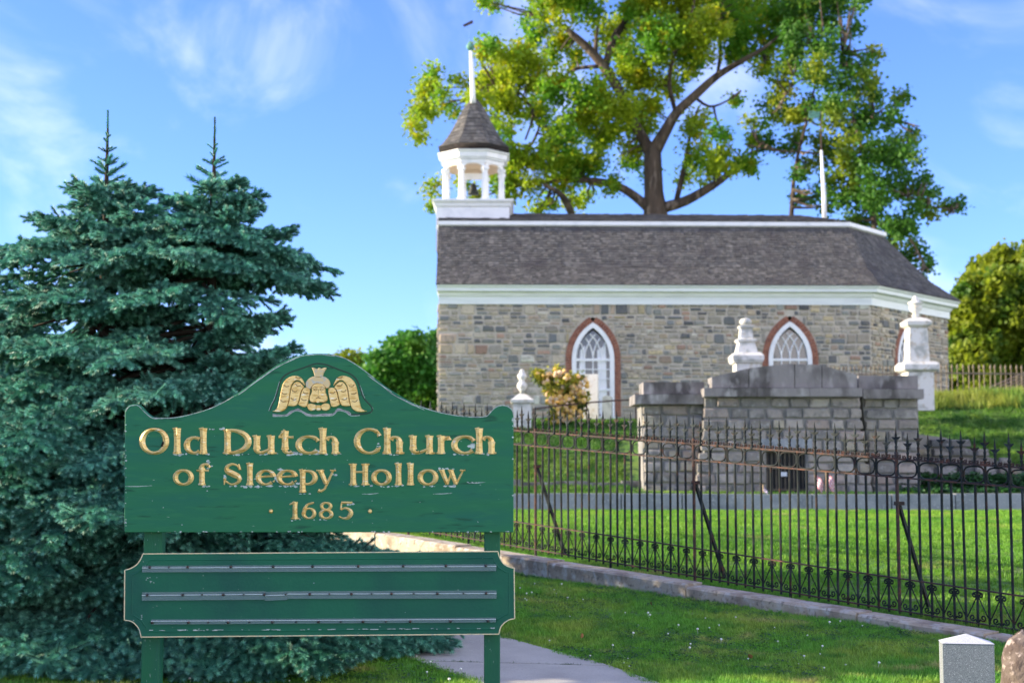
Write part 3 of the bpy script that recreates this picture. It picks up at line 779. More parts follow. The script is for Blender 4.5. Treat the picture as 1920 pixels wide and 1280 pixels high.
# bell roof shingle courses on the three faces in view
J = MB(); J2 = J
for i in range(len(rs)-1):
    for k in range(8):
        P = rs[i][k], rs[i][(k+1) % 8], rs[i+1][k], rs[i+1][(k+1) % 8]
        shingle_face.__globals__['J'] = J; shingle_face(*P, 2, .16, thick=.012)
J.build('belfry_shingles', M['shingle_j'], church, kind='stuff')
top = at(887, 186, YB+1)
fin = thing('finial_post', None, None, tuple(top)); parent_to(fin, church, tuple(top))
fin.name = 'spire_post'
ORG[fin.name] = top
tp = at(883, 96, YB+1)
MB().tube([top-Vector((0,0,.15)), top.lerp(tp, .1), tp], [.10, .09, .06], 8).build('post', M['white'], fin, smooth=True)
ball = MB(); bp_ = at(882, 88, YB+1); ball.lathe([(.001,-.15),(.08,-.13),(.13,-.07),(.15,0),(.13,.07),(.08,.13),(.001,.15)], bp_, 12); ball.build('ball', M['copper'], fin, smooth=True)
MB().tube([bp_, at(877, 46, YB+1)], .009, 4).build('vane_rod', M['copper'], fin)
MB().prism([(0,0),(.33,.17),(.37,.07),(.03,-.08)], at(868, 47, YB+1), Vector((1,0,0)), Vector((0,0,1)), Vector((0,-1,0)), -.01, .01).build('vane_banner', M['rust'], fin)
bz = at(885, 345, YB+1).z
bell = MB().lathe([(.20,-.28),(.18,-.2),(.13,-.07),(.11,.05),(.05,.11),(.02,.13)], (bc.x-.02, bcy, bz-.05), 14)
bell.build('bell', M['bronze'], church, smooth=True)
MB().box((bc.x-.5, bcy-.06, bz+.2), (bc.x+.5, bcy+.06, bz+.42)).build('bell_yoke', M['white'], church)

# ------------------------------------------------------------------ burial vault set in the bank
YV = 30.0
vault = thing('burial_vault', 'grey granite burial vault with low pediment and black barred door set in the bank', 'vault', (at(1465, 928, YV).x, YV, .86))
UX, UZ, UN = Vector((1,0,0)), Vector((0,0,1)), Vector((0,-1,0))
def V2(px, py, Y=YV): p = at(px, py, Y); return p.x, p.z
def vault_part(pxl_t, pxr_t, pxl_b, pxr_b, pyt, Y, door=None, depth=5.0):
    xl, zt = V2(pxl_t, pyt, Y); xr, _ = V2(pxr_t, pyt, Y); xlb, zb = V2(pxl_b, 930, Y); xrb, _ = V2(pxr_b, 930, Y); zb = .84
    H = zt-zb
    if door: # core with an opening
        dx0, dz1, dx1 = door
        MB().hexa([(xlb, Y+.05, zb), (dx0, Y+.05, zb), (dx0, Y+.9, zb), (xlb, Y+.9, zb), (xl+(dz1-zt)*0, Y+.05, dz1), (dx0, Y+.05, dz1), (dx0, Y+.9, dz1), (xl, Y+.9, dz1)]).build('wall_core', M['mortar2'], vault)
        MB().hexa([(dx1, Y+.05, zb), (xrb, Y+.05, zb), (xrb, Y+.9, zb), (dx1, Y+.9, zb), (dx1, Y+.05, dz1), (xr, Y+.05, dz1), (xr, Y+.9, dz1), (dx1, Y+.9, dz1)]).build('wall_core', M['mortar2'], vault)
        MB().hexa([(xl, Y+.05, dz1+.002), (xr, Y+.05, dz1+.002), (xr, Y+.9, dz1+.002), (xl, Y+.9, dz1+.002), (xl, Y+.05, zt), (xr, Y+.05, zt), (xr, Y+.9, zt), (xl, Y+.9, zt)]).build('wall_core', M['mortar2'], vault)
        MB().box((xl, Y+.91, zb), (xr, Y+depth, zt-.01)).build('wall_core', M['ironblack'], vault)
    else:
        MB().hexa([(xlb, Y+.05, zb), (xrb, Y+.05, zb), (xrb, Y+depth, zb), (xlb, Y+depth, zb), (xl, Y+.05, zt), (xr, Y+.05, zt), (xr, Y+depth, zt), (xl, Y+depth, zt)]).build('wall_core', M['mortar2'], vault)
    out = []; b = 0; row = 0
    nrow = round(H/.235); h = H/nrow
    for r_ in range(nrow):
        b0, b1 = r_*h, (r_+1)*h; t = (b0+b1)/2/H
        L_ = xlb+(xl-xlb)*t; R_ = xrb+(xr-xrb)*t
        runs = [(L_, R_)]
        if door and zb+(b0+b1)/2 < dz1: runs = [(L_, dx0-.01), (dx1+.01, R_)]
        for a0, a1 in runs:
            a = a0
            while a < a1-.03:
                ln = random.uniform(.22, .62)
                if a+ln > a1-.2: ln = a1-a
                if ln > .05: out.append((a+.008, a+ln-.008, b0+.008, b1-.008))
                a += ln
    return out, (Vector((0, Y+.05, zb)), UX, UZ, UN)
VP_ = [(.20,.195,.185), (.26,.25,.24), (.15,.15,.15), (.23,.20,.19), (.30,.29,.27), (.18,.17,.165), (.24,.245,.25), (.29,.27,.20), (.21,.20,.20), (.12,.13,.14), (.27,.22,.20)]
VP_ = [tuple(1.22*(.55*x+.45*m)*q for x, m, q in zip(c, (.215,.205,.19), (1.06, 1.0, .93))) for c in VP_]
dx0, dz1 = V2(1437, 840); dx1, _ = V2(1512, 840)
vs_, fr_ = [], []
random.seed(21)
for args in ((1322, 1613, 1300, 1640, 744, YV, (dx0, dz1, dx1)), (1203, 1321, 1208, 1302, 757, YV+.35, None, 1.1), (1617, 1722, 1640, 1728, 746, YV+.35, None)):
    o_, f_ = vault_part(*args); fr_.append(f_)
    for a0, a1, b0, b1 in o_:
        c = random.choice(VP_); v = random.uniform(.85, 1.2); vs_.append((len(fr_)-1, a0, a1, b0, b1, tuple(x*v for x in c), (a1-a0)*(b1-b0)))
place_stones('stone', vs_, vault, 'vault', lambda i: fr_[i], proud=.05)
def slab(px0, px1, pyt, pyb, Y, dep, name='coping_stone', split=1, tops=None):
    x0, z1 = V2(px0, pyt, Y); x1, z0 = V2(px1, pyb, Y)
    for i in range(split):
        a, b = x0+(x1-x0)*i/split, x0+(x1-x0)*(i+1)/split; e = .004
        MB().box((a+e, Y+random.uniform(-.008, .008), z0), (b-e, Y+dep, z1)).build(name, M['coping'], vault)
slab(1320, 1618, 727, 743, YV-.22, 1.2, split=3)
slab(1190, 1320.5, 739, 757, YV+.12, 1.4, split=1); slab(1618.5, 1733, 729, 747, YV+.12, 4.5, split=1)
slab(1206, 1321, 716, 738.5, YV+.3, 1.0, split=1); slab(1609.5, 1722, 704, 728.5, YV+.3, 1.0, split=1)
# pediment in four blocks
top = [(1334, 707), (1405, 690), (1480, 681.5), (1540, 684), (1608, 703)]
jt = [1334, 1404, 1490, 1541, 1608]
def topy(px):
    for (a, ya), (b, yb) in zip(top[:-1], top[1:]):
        if a <= px <= b: return ya+(yb-ya)*(px-a)/(b-a)
    return 707
for a, b in zip(jt[:-1], jt[1:]):
    xs = [a+.7]+[p for p, _ in top if a < p < b]+[b-.7]
    poly = [V2(a+.7, 726.5, YV-.1), V2(b-.7, 726.5, YV-.1)]+[V2(p, topy(p), YV-.1) for p in reversed(xs)]
    MB().prism(poly, Vector((0, YV-.1, 0)), UX, UZ, UN, random.uniform(0, .015), -.6).build('pediment_block', M['coping'], vault)
# door: frame and bars
MB().box((dx0-.12, YV-.03, dz1), (dx1+.12, YV+.2, dz1+.2)).build('door_lintel', M['vault_j'], vault).data.materials[0] = M['bluegranite']
door = thing('door', None, None, (0, 0, 0)); parent_to(door, vault, ((dx0+dx1)/2, YV+.2, .86))
MB().box((dx0, YV+.26, .86), (dx1, YV+.3, dz1)).build('door_leaf', M['ironblack'], door)
barm = MB().box((-.014, -.014, 0), (.014, .014, dz1-.87)).mesh('bar', M['ironfar'])
for i in range(9): inst('bar', barm, door, (dx0+(dx1-dx0)*(i+.5)/9, YV+.2, .865))
for z in (.95, 1.4, dz1-.1): MB().box((dx0, YV+.17, z), (dx1, YV+.185, z+.035)).build('crossbar', M['ironfar'], door)
nx, nz = V2(1471, 889, YV); MB().box((nx-.06, YV+.14, nz-.04), (nx+.08, YV+.16, nz+.05)).build('notice', M['paper'], door)

# rough retaining wall beside the vault
rub = thing('rubble_wall', 'rough dark boulder retaining wall stepping down to the right of the vault', 'wall', (at(1790, 920, 31).x, 31, .86))
mb = MB(); tw = [(1726, 806), (1775, 812), (1830, 838), (1880, 858), (1960, 880), (2060, 900)]
polyw = [V2(1720, 930, 31)]+[V2(2060, 930, 31)]+[V2(a, b, 31) for a, b in reversed(tw)]
MB().prism([(x_, z_-.09) for x_, z_ in polyw], Vector((0, 31.1, 0)), UX, UZ, UN, 0, -.8).build('wall_core', M['mortar2'], rub)
vs_ = []; random.seed(8)
xl, _ = V2(1722, 900, 31); xr_, _ = V2(2050, 900, 31); z = .86; row = 0
def wtop(x):
    px = 960+x*F/31*1.0
    for (a, ya), (b, yb) in zip(tw[:-1], tw[1:]):
        if a <= px <= b: return V2(px, ya+(yb-ya)*(px-a)/(b-a), 31)[1]
    return 1.2
while z < 2.45:
    h = random.uniform(.16, .27); a = xl+random.uniform(-.2, 0)
    while a < xr_:
        ln = random.uniform(.22, .6)
        if z+h < wtop(min(max(a+ln/2, xl), xr_))+.06:
            c = random.choice([(.13,.125,.12), (.22,.20,.18), (.09,.095,.10), (.28,.27,.25), (.17,.15,.13), (.24,.21,.15)])
            vs_.append((0, a+.012, a+ln-.012, z-.86+.012, z-.86+h-.012, c, ln*h))
        a += ln
    z += h
place_stones('boulder', vs_, rub, 'vault', lambda i: (Vector((0, 31.1, .86)), UX, UZ, UN), proud=.12)

# ------------------------------------------------------------------ monuments in the churchyard
def Z(px, py, Y): return at(px, py, Y).z
def sqs(cx, cy, h, z): return [Vector((cx-h, cy-h, z)), Vector((cx+h, cy-h, z)), Vector((cx+h, cy+h, z)), Vector((cx-h, cy+h, z))]
def monument(label, cx_px, Y, parts, base_py, ground_z=None):
    """parts: (name, kind, [(half width px, py)...]) bottom to top"""
    k = Y/F; c = at(cx_px, base_py, Y)
    t = thing('monument', label, 'monument', tuple(c))
    for nm, kd, pr in parts:
        m_ = MB()
        if kd == 'sq': loft(m_, [sqs(c.x, Y, w_*k, Z(cx_px, py, Y)) for w_, py in pr])
        else: m_.lathe([(max(.002, w_*k), Z(cx_px, py, Y)) for w_, py in pr], (c.x, Y, 0), 16)
        m_.build(nm, M['marble'], t, smooth=(kd != 'sq'))
    return t
monument('tall white marble pillar topped by an urn, rightmost of the white monuments', 1721, 37.0, [
    ('pedestal', 'sq', [(24, 770), (24, 700), (23, 698)]), ('cap', 'sq', [(27, 697.5), (33, 694), (33, 685), (29, 680), (22, 679)]),
    ('shaft', 'sq', [(19, 678.5), (16.5, 616)]), ('collar', 'sq', [(16, 615.5), (23, 611), (24, 604), (15, 598), (9, 596)]),
    ('urn', 'ro', [(6, 596), (8, 592), (5, 588), (11, 581), (12, 575), (10, 571), (14, 570), (14, 567), (7, 564), (6, 560), (3, 556), (1, 554)])], 750)
monument('stepped white marble monument with a rounded top rising behind the vault pediment', 1400, 36.0, [
    ('pedestal', 'sq', [(22, 760), (22, 682)]), ('cap', 'sq', [(26, 681.5), (29, 676), (29, 668), (23, 662)]),
    ('shaft', 'sq', [(19, 661.5), (15, 645), (15, 643), (18, 641), (18, 637), (12, 635), (10.5, 617), (13, 615), (13, 611), (9, 609)]),
    ('urn', 'ro', [(9, 608.5), (12, 605), (11, 601), (8, 598), (3, 596.5)])], 750)
monument('small white marble pedestal with a twisted finial just right of the green sign', 979, 36.0, [
    ('pedestal', 'sq', [(17, 830), (17, 757), (16, 756)]), ('cap', 'sq', [(21, 755.5), (22, 750), (16, 746), (9, 740), (6, 738)]),
    ('urn', 'ro', [(5, 738), (4, 733), (9, 727), (10, 722), (7, 717), (4, 713), (8, 709), (9, 704), (6, 700), (4, 698), (5, 695), (2, 692)])], 785)
def headstone(label, px0, px1, pyt, pyb, Y, m, round_=True, tilt=0):
    x0, z1 = V2(px0, pyt, Y); x1, z0 = V2(px1, pyb, Y); z0 -= .25
    t = thing('headstone', label, 'headstone', ((x0+x1)/2, Y, z0)); hw_ = (x1-x0)/2
    poly = [(-hw_, 0), (hw_, 0), (hw_, z1-z0-hw_*.5)]
    if round_:
        for i in range(1, 8): a = math.pi*i/8; poly.append((hw_*math.cos(a), z1-z0-hw_*.5+hw_*.5*math.sin(a)))
    else: poly.append((hw_, z1-z0)); poly.append((-hw_, z1-z0)); poly.pop(2)
    if round_: poly.append((-hw_, z1-z0-hw_*.5))
    MB().prism(poly, Vector(t.location), UX, UZ, UN, 0, -.16).build('slab', m, t)
    MB().box((t.location.x-hw_*1.2, Y-.06, z0-.1), (t.location.x+hw_*1.2, Y+.22, z0+.12)).build('plinth', m, t)
    t.rotation_euler = (0, tilt, R(-14)); return t
headstone('tall square topped white headstone in front of the left church window', 1093, 1121, 701, 785, 37.5, M['marble'], False)
headstone('grey round topped headstone at the right side of the left church window', 1129, 1147, 741, 785, 38.5, M['greystone'])

# thin rusty rail over the bank
rail = thing('grave_rail', 'thin rusty rail on short posts in front of the left church window', 'railing', tuple(at(1100, 780, 35.5)))
ra = [at(1000, 767, 35), at(1050, 760, 35.6), at(1100, 755, 36.2), at(1150, 751, 36.6), at(1192, 749, 37)]
MB().tube(ra, .022, 5).build('rail', M['rust'], rail)
for p in (ra[0], ra[2], ra[4]): MB().bar((p.x, p.y, 2.2), p, .035).build('post', M['rust'], rail)

# churchyard fence on the crest
def far_fence(label, px0, px1, Y0, Y1, py_top, py_bot, n, m):
    P0, P1_ = at(px0, py_bot, Y0), at(px1, py_bot, Y1)
    t = thing('churchyard_fence', label, 'fence', tuple(P0)); ht = Z(px0, py_top, Y0)-P0.z
    d = (P1_-P0); th = math.atan2(d.y, d.x)
    pm = MB(); pm.bar((0,0,-.3), (0,0,ht-.16), .024); pm.lathe([(.016, ht-.16), (.035, ht-.12), (.028, ht-.06), (.004, ht)], (0,0,0), 5); me = pm.mesh('picket', m)
    for i in range(n):
        p = P0.lerp(P1_, i/(n-1)); inst('picket', me, t, p, (random.uniform(-.02, .02), random.uniform(-.025, .025), th))
    for hz in (.12, ht-.28):
        MB().bar(P0+Vector((0,0,hz)), P1_+Vector((0,0,hz)), .025, .045).build('rail', m, t)
    return t
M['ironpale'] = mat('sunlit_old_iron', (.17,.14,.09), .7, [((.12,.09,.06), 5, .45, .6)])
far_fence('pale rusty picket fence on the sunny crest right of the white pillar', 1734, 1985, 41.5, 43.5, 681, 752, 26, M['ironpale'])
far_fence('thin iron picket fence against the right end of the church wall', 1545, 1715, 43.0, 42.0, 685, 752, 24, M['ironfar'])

# small flags at the vault
def flag(label, px, pyb, pyt, Y, mats, lean, w_=.28):
    a = at(px, pyb, Y); b = at(px+lean, pyt, Y); t = thing('small_flag', label, 'flag', tuple(a), None)
    MB().tube([a-Vector((0,0,.1)), b], .012, 6).build('stick', M['stick'], t)
    hgt = (b-a).length*.55; ns = 7; rr = random.Random(int(px))
    for s_ in range(ns):
        m_ = MB(); z1 = b.z-.02-hgt*s_/ns; z0 = b.z-.02-hgt*(s_+1)/ns+.0015; vs = []
        cols_ = 6
        for i in range(cols_+1):
            u = i/cols_; dx = w_*u*.55; dy = .05*math.sin(u*7+s_*.4); dz = -.20*u
            vs += [(b.x+.012+dx, b.y+dy-.02, z0+dz), (b.x+.012+dx, b.y+dy-.02, z1+dz)]
        vs2 = [(x_, y_+.004, z_) for x_, y_, z_ in vs]; k = len(vs)
        fs = []
        for i in range(cols_): o_ = 2*i; fs += [(o_, o_+2, o_+3, o_+1), (k+o_+1, k+o_+3, k+o_+2, k+o_), (o_, k+o_, k+o_+2, o_+2), (o_+1, o_+3, k+o_+3, k+o_+1)]
        fs += [(0, 1, k+1, k), (2*cols_, k+2*cols_, k+2*cols_+1, 2*cols_+1)]
        m_.add(vs+vs2, fs); m_.build('flag_stripe', mats[s_ % len(mats)], t)
flag('small faded pink flag on a stick, first to the right of the vault door', 1531, 929, 885, 29.7, [M['flagred'], M['flagwhite']], -3)
flag('small faded pink flag on a stick, second to the right of the vault door', 1551, 927, 882, 29.75, [M['flagred'], M['flagwhite']], -2)
flag('tiny blue and white flag at the left foot of the vault door', 1430, 931, 908, 29.7, [M['flagblue'], M['flagwhite']], 1, .2)

# ------------------------------------------------------------------ street fence
H_TOP, H_MID, H_LOW, H_BOT = 1.435, 1.262, .318, .02
HT = H_TOP+.285
fence = thing('iron_fence', 'long rusty wrought iron fence with spear points, rings and scrolls along the lawn', 'fence', tuple(fp(3, 0)))
SP = .1155; th = math.atan2(FV.y, FV.x)
slope = math.atan(.053)
def fz(s, d, z=0): p = fp(s, d, z); p.z += .0145*max(0, s); return p
def finial_mesh(off):
    m_ = MB(); z = off
    m_.lathe([(.014, z), (.022, z+.01), (.018, z+.02), (.010, z+.03), (.013, z+.06), (.016, z+.075), (.010, z+.09), (.015, z+.11), (.017, z+.125), (.011, z+.14), (.010, z+.15), (.012, z+.165)], n=6)
    for a in (0, math.pi):              # the two side leaves
        x = math.cos(a)
        m_.add([(x*.006, -.006, z+.13), (x*.006, .006, z+.13), (x*.034, .006, z+.150), (x*.034, -.006, z+.150), (x*.052, 0, z+.168), (x*.010, -.006, z+.165), (x*.010, .006, z+.165)],
               [(0,1,2,3), (3,2,4), (0,3,5), (1,6,2), (3,4,5), (2,6,4), (5,4,6)])
    m_.lathe([(.010, z+.165), (.013, z+.18), (.009, z+.21), (.002, z+.265)], n=6)
    return m_.mesh('finial', M['iron'])
fin_t = finial_mesh(H_TOP+.045); fin_s = finial_mesh(H_TOP-.01)
def picket_mesh(z0, z1): return MB().lathe([(.0125, z0), (.0125, z1)], n=8).mesh('picket', M['iron'], smooth=False)
pk_t = picket_mesh(H_BOT-.035, H_TOP+.05); pk_s = picket_mesh(H_BOT-.025, H_MID)
def ring_mesh():
    m_ = MB(); h = (H_TOP-H_MID)-.024; a_ = SP-.014; pts = []
    for i in range(24):
        t = 2*math.pi*i/24; c, s_ = math.cos(t), math.sin(t); e = .62
        pts.append((a_*math.copysign(abs(c)**e, c), 0, (h/2)*math.copysign(abs(s_)**e, s_)))
    m_.tube(pts, .0085, 5, closed=True); return m_.mesh('ring', M['iron'], True)
ring = ring_mesh()
def spiral(cx, cz, r0, turns, start, sgn, n=16):
    return [(cx+r0*(1-.75*i/n)*math.cos(start+sgn*turns*2*math.pi*i/n), 0, cz+r0*(1-.75*i/n)*math.sin(start+sgn*turns*2*math.pi*i/n)) for i in range(n+1)]
def low_scroll():
    out = []
    m_ = MB(); 
    for s_ in (-1, 1):
        sp_ = [(s_*x, y, z) for x, y, z in spiral(.030, H_LOW-.045, .022, 1.15, math.pi/2+.0, -1)]
        m_.tube([(s_*.004, 0, H_LOW-.016)]+sp_, .0075, 4)
    out.append(m_.mesh('scroll', M['iron']))
    m_ = MB()
    for s_ in (-1, 1):
        m_.tube([(s_*.008, .0, H_LOW-.055), (s_*.055, 0, H_LOW-.15), (s_*(SP-.01), 0, H_BOT+.055)], .0065, 4)
    out.append(m_.mesh('diagonal_bar', M['iron']))
    m_ = MB()
    for s_ in (-1, 1):
        sp_ = [(s_*x, y, z) for x, y, z in spiral(.052, H_BOT+.055, .031, 1.2, math.pi+.5, 1)]
        m_.tube([(s_*.011, 0, H_BOT+.02)]+sp_, .0078, 4)
    out.append(m_.mesh('scroll', M['iron']))
    return out
lows = low_scroll()
def crest():
    m_ = MB()
    for s_ in (-1, 1):
        sp_ = [(s_*x, y, z) for x, y, z in spiral(.030, H_TOP+.022, .017, 1.0, math.pi+.2, -1, 10)]
        m_.tube([(s_*.010, 0, H_TOP+.008)]+sp_, .0068, 4)
        m_.tube([(s_*.045, 0, H_TOP+.01), (s_*.050, 0, H_TOP+.03), (s_*.043, 0, H_TOP+.045)], .004, 4)
    return m_.mesh('crest_scroll', M['rust'])
crest_m = crest()
S0 = -.62; NP = 100; random.seed(4)
posts = []
for i in range(NP):
    s = S0+i*SP; p = fz(s, .05, .0); rot = (random.uniform(-.01, .01), random.uniform(-.008, .008), th)
    tall = i % 2 == 0
    isfoot = i % 11 == 5
    if i % 22 == 16: posts.append((i, s, p))
    z_ = p.z
    if i % 22 == 16:
        MB().lathe([(.017, -.35), (.017, H_TOP+.05), (.012, H_TOP+.06)], (p.x, p.y, z_), 8).build('post', M['rust'], fence)
    else:
        inst('picket', pk_t if tall else pk_s, fence, p, rot)
        if isfoot: MB().bar((p.x, p.y, z_-.35), (p.x, p.y, z_+.03), .026).build('post_foot', M['iron'], fence)
    inst('finial', fin_t if tall else fin_s, fence, p+Vector((0, 0, 0)), rot)
    if tall:
        q = fz(s+SP, .05); inst('ring', ring, fence, Vector((q.x, q.y, q.z+(H_TOP+H_MID)/2)), (0, 0, th))
    else:
        for m_ in lows: inst(m_.name.split('.')[0], m_, fence, p, rot)
    inst('crest_scroll', crest_m, fence, p, (0, 0, th))
sa, sb = S0-.05, S0+NP*SP
for z, w_, h_ in ((H_TOP, .030, .016), (H_MID, .028, .014), (H_LOW, .028, .013), (H_BOT, .028, .013)):
    s = sa
    while s < sb:
        e = min(sb, s+2.54); a, b = fz(s+.004, .05, z), fz(e-.004, .05, z)
        MB().bar(a, b, w_, h_).build('rail', M['rust'], fence); s = e
for i, s, p in posts:
    a = p+Vector((0, 0, 1.02))+FN*.02; b = fp(s-.02, .62); b.z = zground(b.x, b.y)-.15; b = b+FV*.02
    # braces lean back from the post to the lawn
    MB().bar(a, b, .028, .034).build('brace', M['iron'], fence)
    MB().box((-.04, -.03, -.025), (.04, .03, .025)); c = MB(); c.bar(a-Vector((.04,0,-.0)), a+Vector((.05,0,0)), .05, .035); c.build('brace_clamp', M['rust'], fence)

# ------------------------------------------------------------------ granite marker and boulder
YM = 9.6
m0 = at(1769, 1206, YM); m1 = at(1868, 1206, YM); wm = (m1-m0).length
gm = thing('granite_marker', 'square grey granite marker post with a pale pyramid top at the lower right', 'marker post', ((m0.x+m1.x)/2, YM+wm/2, -.1))
cx_, cy_ = (m0.x+m1.x)/2, YM+wm/2; hwm = wm/2; zt_ = m0.z; za_ = at(1819, 1187, YM+wm/2).z
hx, hy = hwm*.94, hwm*.5
def rz(x_, y_, z_): a = R(-9); return (cx_+x_*math.cos(a)-y_*math.sin(a), cy_-.1+x_*math.sin(a)+y_*math.cos(a), z_)
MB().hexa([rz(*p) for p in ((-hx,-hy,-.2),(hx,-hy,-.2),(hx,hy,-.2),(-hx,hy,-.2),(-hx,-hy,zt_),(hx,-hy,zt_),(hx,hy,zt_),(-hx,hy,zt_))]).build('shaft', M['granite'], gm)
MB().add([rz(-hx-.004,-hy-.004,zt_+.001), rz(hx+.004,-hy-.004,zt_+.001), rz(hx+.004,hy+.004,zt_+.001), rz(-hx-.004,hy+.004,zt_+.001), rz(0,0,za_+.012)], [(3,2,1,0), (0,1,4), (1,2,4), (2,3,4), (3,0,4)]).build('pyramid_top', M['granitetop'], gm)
YK = 9.9; kc = at(1932, 1280, YK); zk = at(1925, 1183, YK).z
mb = MB(); n_ = 14; prof = []
rk = []
for i in range(9):
    t = i/8; z = -.2+(zk+.2)*t; r_ = .165*math.sqrt(max(.0, 1-t**3.2))+.004
    rk.append((r_, z))
random.seed(12)
mb.lathe(rk, (kc.x, YK+.1, 0), n_); mb.v = [(x_+random.uniform(-.009, .009), y_+random.uniform(-.009, .009), z_+random.uniform(-.008, .008)) for x_, y_, z_ in mb.v]
bo = mb.build('boulder', M['rock'], None, (kc.x, YK+.1, 0), smooth=True, label='rough brown lichen covered upright stone cut off by the right edge beside the granite marker', cat='stone')

# ------------------------------------------------------------------ the sign
YS = 8.8
sign = thing('church_sign', 'green painted wooden sign with carved gold lettering and a blank lower board with clear strips', 'sign', (at(600, 1280, YS).x, YS, .0))
SO = Vector((0, YS, 0))
def S2(px, py): p = at(px, py, YS); return (p.x, p.z)
def bez(pts, n=6):                                   # smooth polyline through points
    out = []
    for i in range(len(pts)-1):
        p0 = pts[max(0, i-1)]; p1 = pts[i]; p2 = pts[i+1]; p3 = pts[min(len(pts)-1, i+2)]
        for k in range(n):
            t = k/n; out.append(tuple(.5*((2*p1[j])+(-p0[j]+p2[j])*t+(2*p0[j]-5*p1[j]+4*p2[j]-p3[j])*t*t+(-p0[j]+3*p1[j]-3*p2[j]+p3[j])*t**3) for j in (0, 1)))
    out.append(pts[-1]); return out
ear_l = [(234,771), (239.5,762), (248,757.5), (257,757), (263,761), (270,769), (278,776.5), (287,781.5), (299,783)]
sweep_l = [(299,783), (323,782.2), (355,776.6), (394,764.7), (426,749), (457.5,729), (489,705), (521,683.5), (552.5,669), (576,664), (600,662.4), (628,665), (651.5,673), (675,687.5), (703,709), (734.6,732), (774,754.5), (806,767), (838,775), (869,779.6), (893,781)]
ear_r = [(893,781), (911,779.6), (918.7,773), (925,765.8), (933,760.6), (944,758.6), (954,761.5), (961.5,770), (962.8,778)]
topedge = bez(ear_l, 3)[:-1]+bez(sweep_l, 3)[:-1]+bez(ear_r, 3)
outline = [S2(233, 997.5)]+[S2(*p) for p in topedge]+[S2(962.8, 997.5)]
outline = outline[::-1]
TH = .055
def board(name, poly, front, m):
    """board with its front face at YS, small chamfer"""
    mb = MB(); k = len(poly); c = .004
    n2 = []
    for i in range(k):
        a, b, d = Vector(poly[i-1]), Vector(poly[i]), Vector(poly[(i+1) % k])
        e1 = (b-a).normalized() if (b-a).length > 1e-9 else Vector((1,0)); e2 = (d-b).normalized(); nn = Vector((-(e1.y+e2.y), e1.x+e2.x))
        nn = nn.normalized() if nn.length > 1e-6 else Vector((0, 0)); n2.append((b.x+nn.x*c, b.y+nn.y*c))
    # orient the inset inward
    def area(P): return sum(P[i-1][0]*P[i][1]-P[i][0]*P[i-1][1] for i in range(len(P)))/2
    if abs(area(n2)) > abs(area(poly)): n2 = [(2*b[0]-q[0], 2*b[1]-q[1]) for b, q in zip(poly, n2)]
    A = [(x_, YS, z_) for x_, z_ in n2]; B = [(x_, YS+c, z_) for x_, z_ in poly]; C_ = [(x_, YS+front, z_) for x_, z_ in poly]
    fs = [tuple(range(k)), tuple(range(3*k-1, 2*k-1, -1))]
    for i in range(k): j = (i+1) % k; fs += [(i, k+i, k+j, j), (k+i, 2*k+i, 2*k+j, k+j)]
    mb.add(A+B+C_, fs); return fixn(mb.build(name, m, sign))
upper = board('upper_board', outline, TH, M['green'])
# posts behind the boards
for xt, xb in (((264.5, 295.5), (261.5, 297.5)), ((905, 935.5), (908.5, 938.5))):
    YP = YS+TH+.002
    z1 = at(280, 790, YS).z; z0 = -.3
    xa0, _ = S2(xt[0]*.35+xb[0]*.65, 1100); xa1, _ = S2(xt[1]*.35+xb[1]*.65, 1100)
    mb = MB(); c = .006; h = .11
    p8 = [(xa0+c, YP), (xa1-c, YP), (xa1, YP+c), (xa1, YP+h-c), (xa1-c, YP+h), (xa0+c, YP+h), (xa0, YP+h-c), (xa0, YP+c)]
    mb.add([(x_, y_, z0) for x_, y_ in p8]+[(x_, y_, z1) for x_, y_ in p8], [tuple(range(7, -1, -1)), tuple(range(8, 16))]+[(i, (i+1) % 8, 8+(i+1) % 8, 8+i) for i in range(8)])
    fixn(mb.build('post', M['greenpost'], sign))
# lower board
cor = lambda pts: bez(pts, 4)
lo_out = [(268,1037.8)]+[(933.6,1033.2)]+cor([(933.6,1033.2), (936.5,1044), (944,1056), (954,1062), (964,1064.5)])[1:]+cor([(965,1159), (954,1161.5), (944,1168.5), (938,1177), (935.6,1188)])+cor([(264.3,1193.6), (261,1180), (253,1169), (244,1163.5), (233,1162)])+cor([(233.8,1068.2), (245,1065), (256,1058), (263,1049), (268,1037.8)])[:-1]
lpoly = [S2(*p) for p in lo_out]
YS_keep = YS
lower = board('lower_board', lpoly, TH, M['green2'])
def shape(name, pts_px, m, parent, d0, d1, px=True):
    poly = [S2(*p) for p in pts_px] if px else pts_px
    return fixn(MB().prism(poly, SO, UX, UZ, UN, d0, d1).build(name, m, parent))
def lift(pts, px_c, k):                                  # shrink a pixel outline towards a centre
    return [(px_c[0]+(x_-px_c[0])*k, px_c[1]+(y_-px_c[1])*k) for x_, y_ in pts]
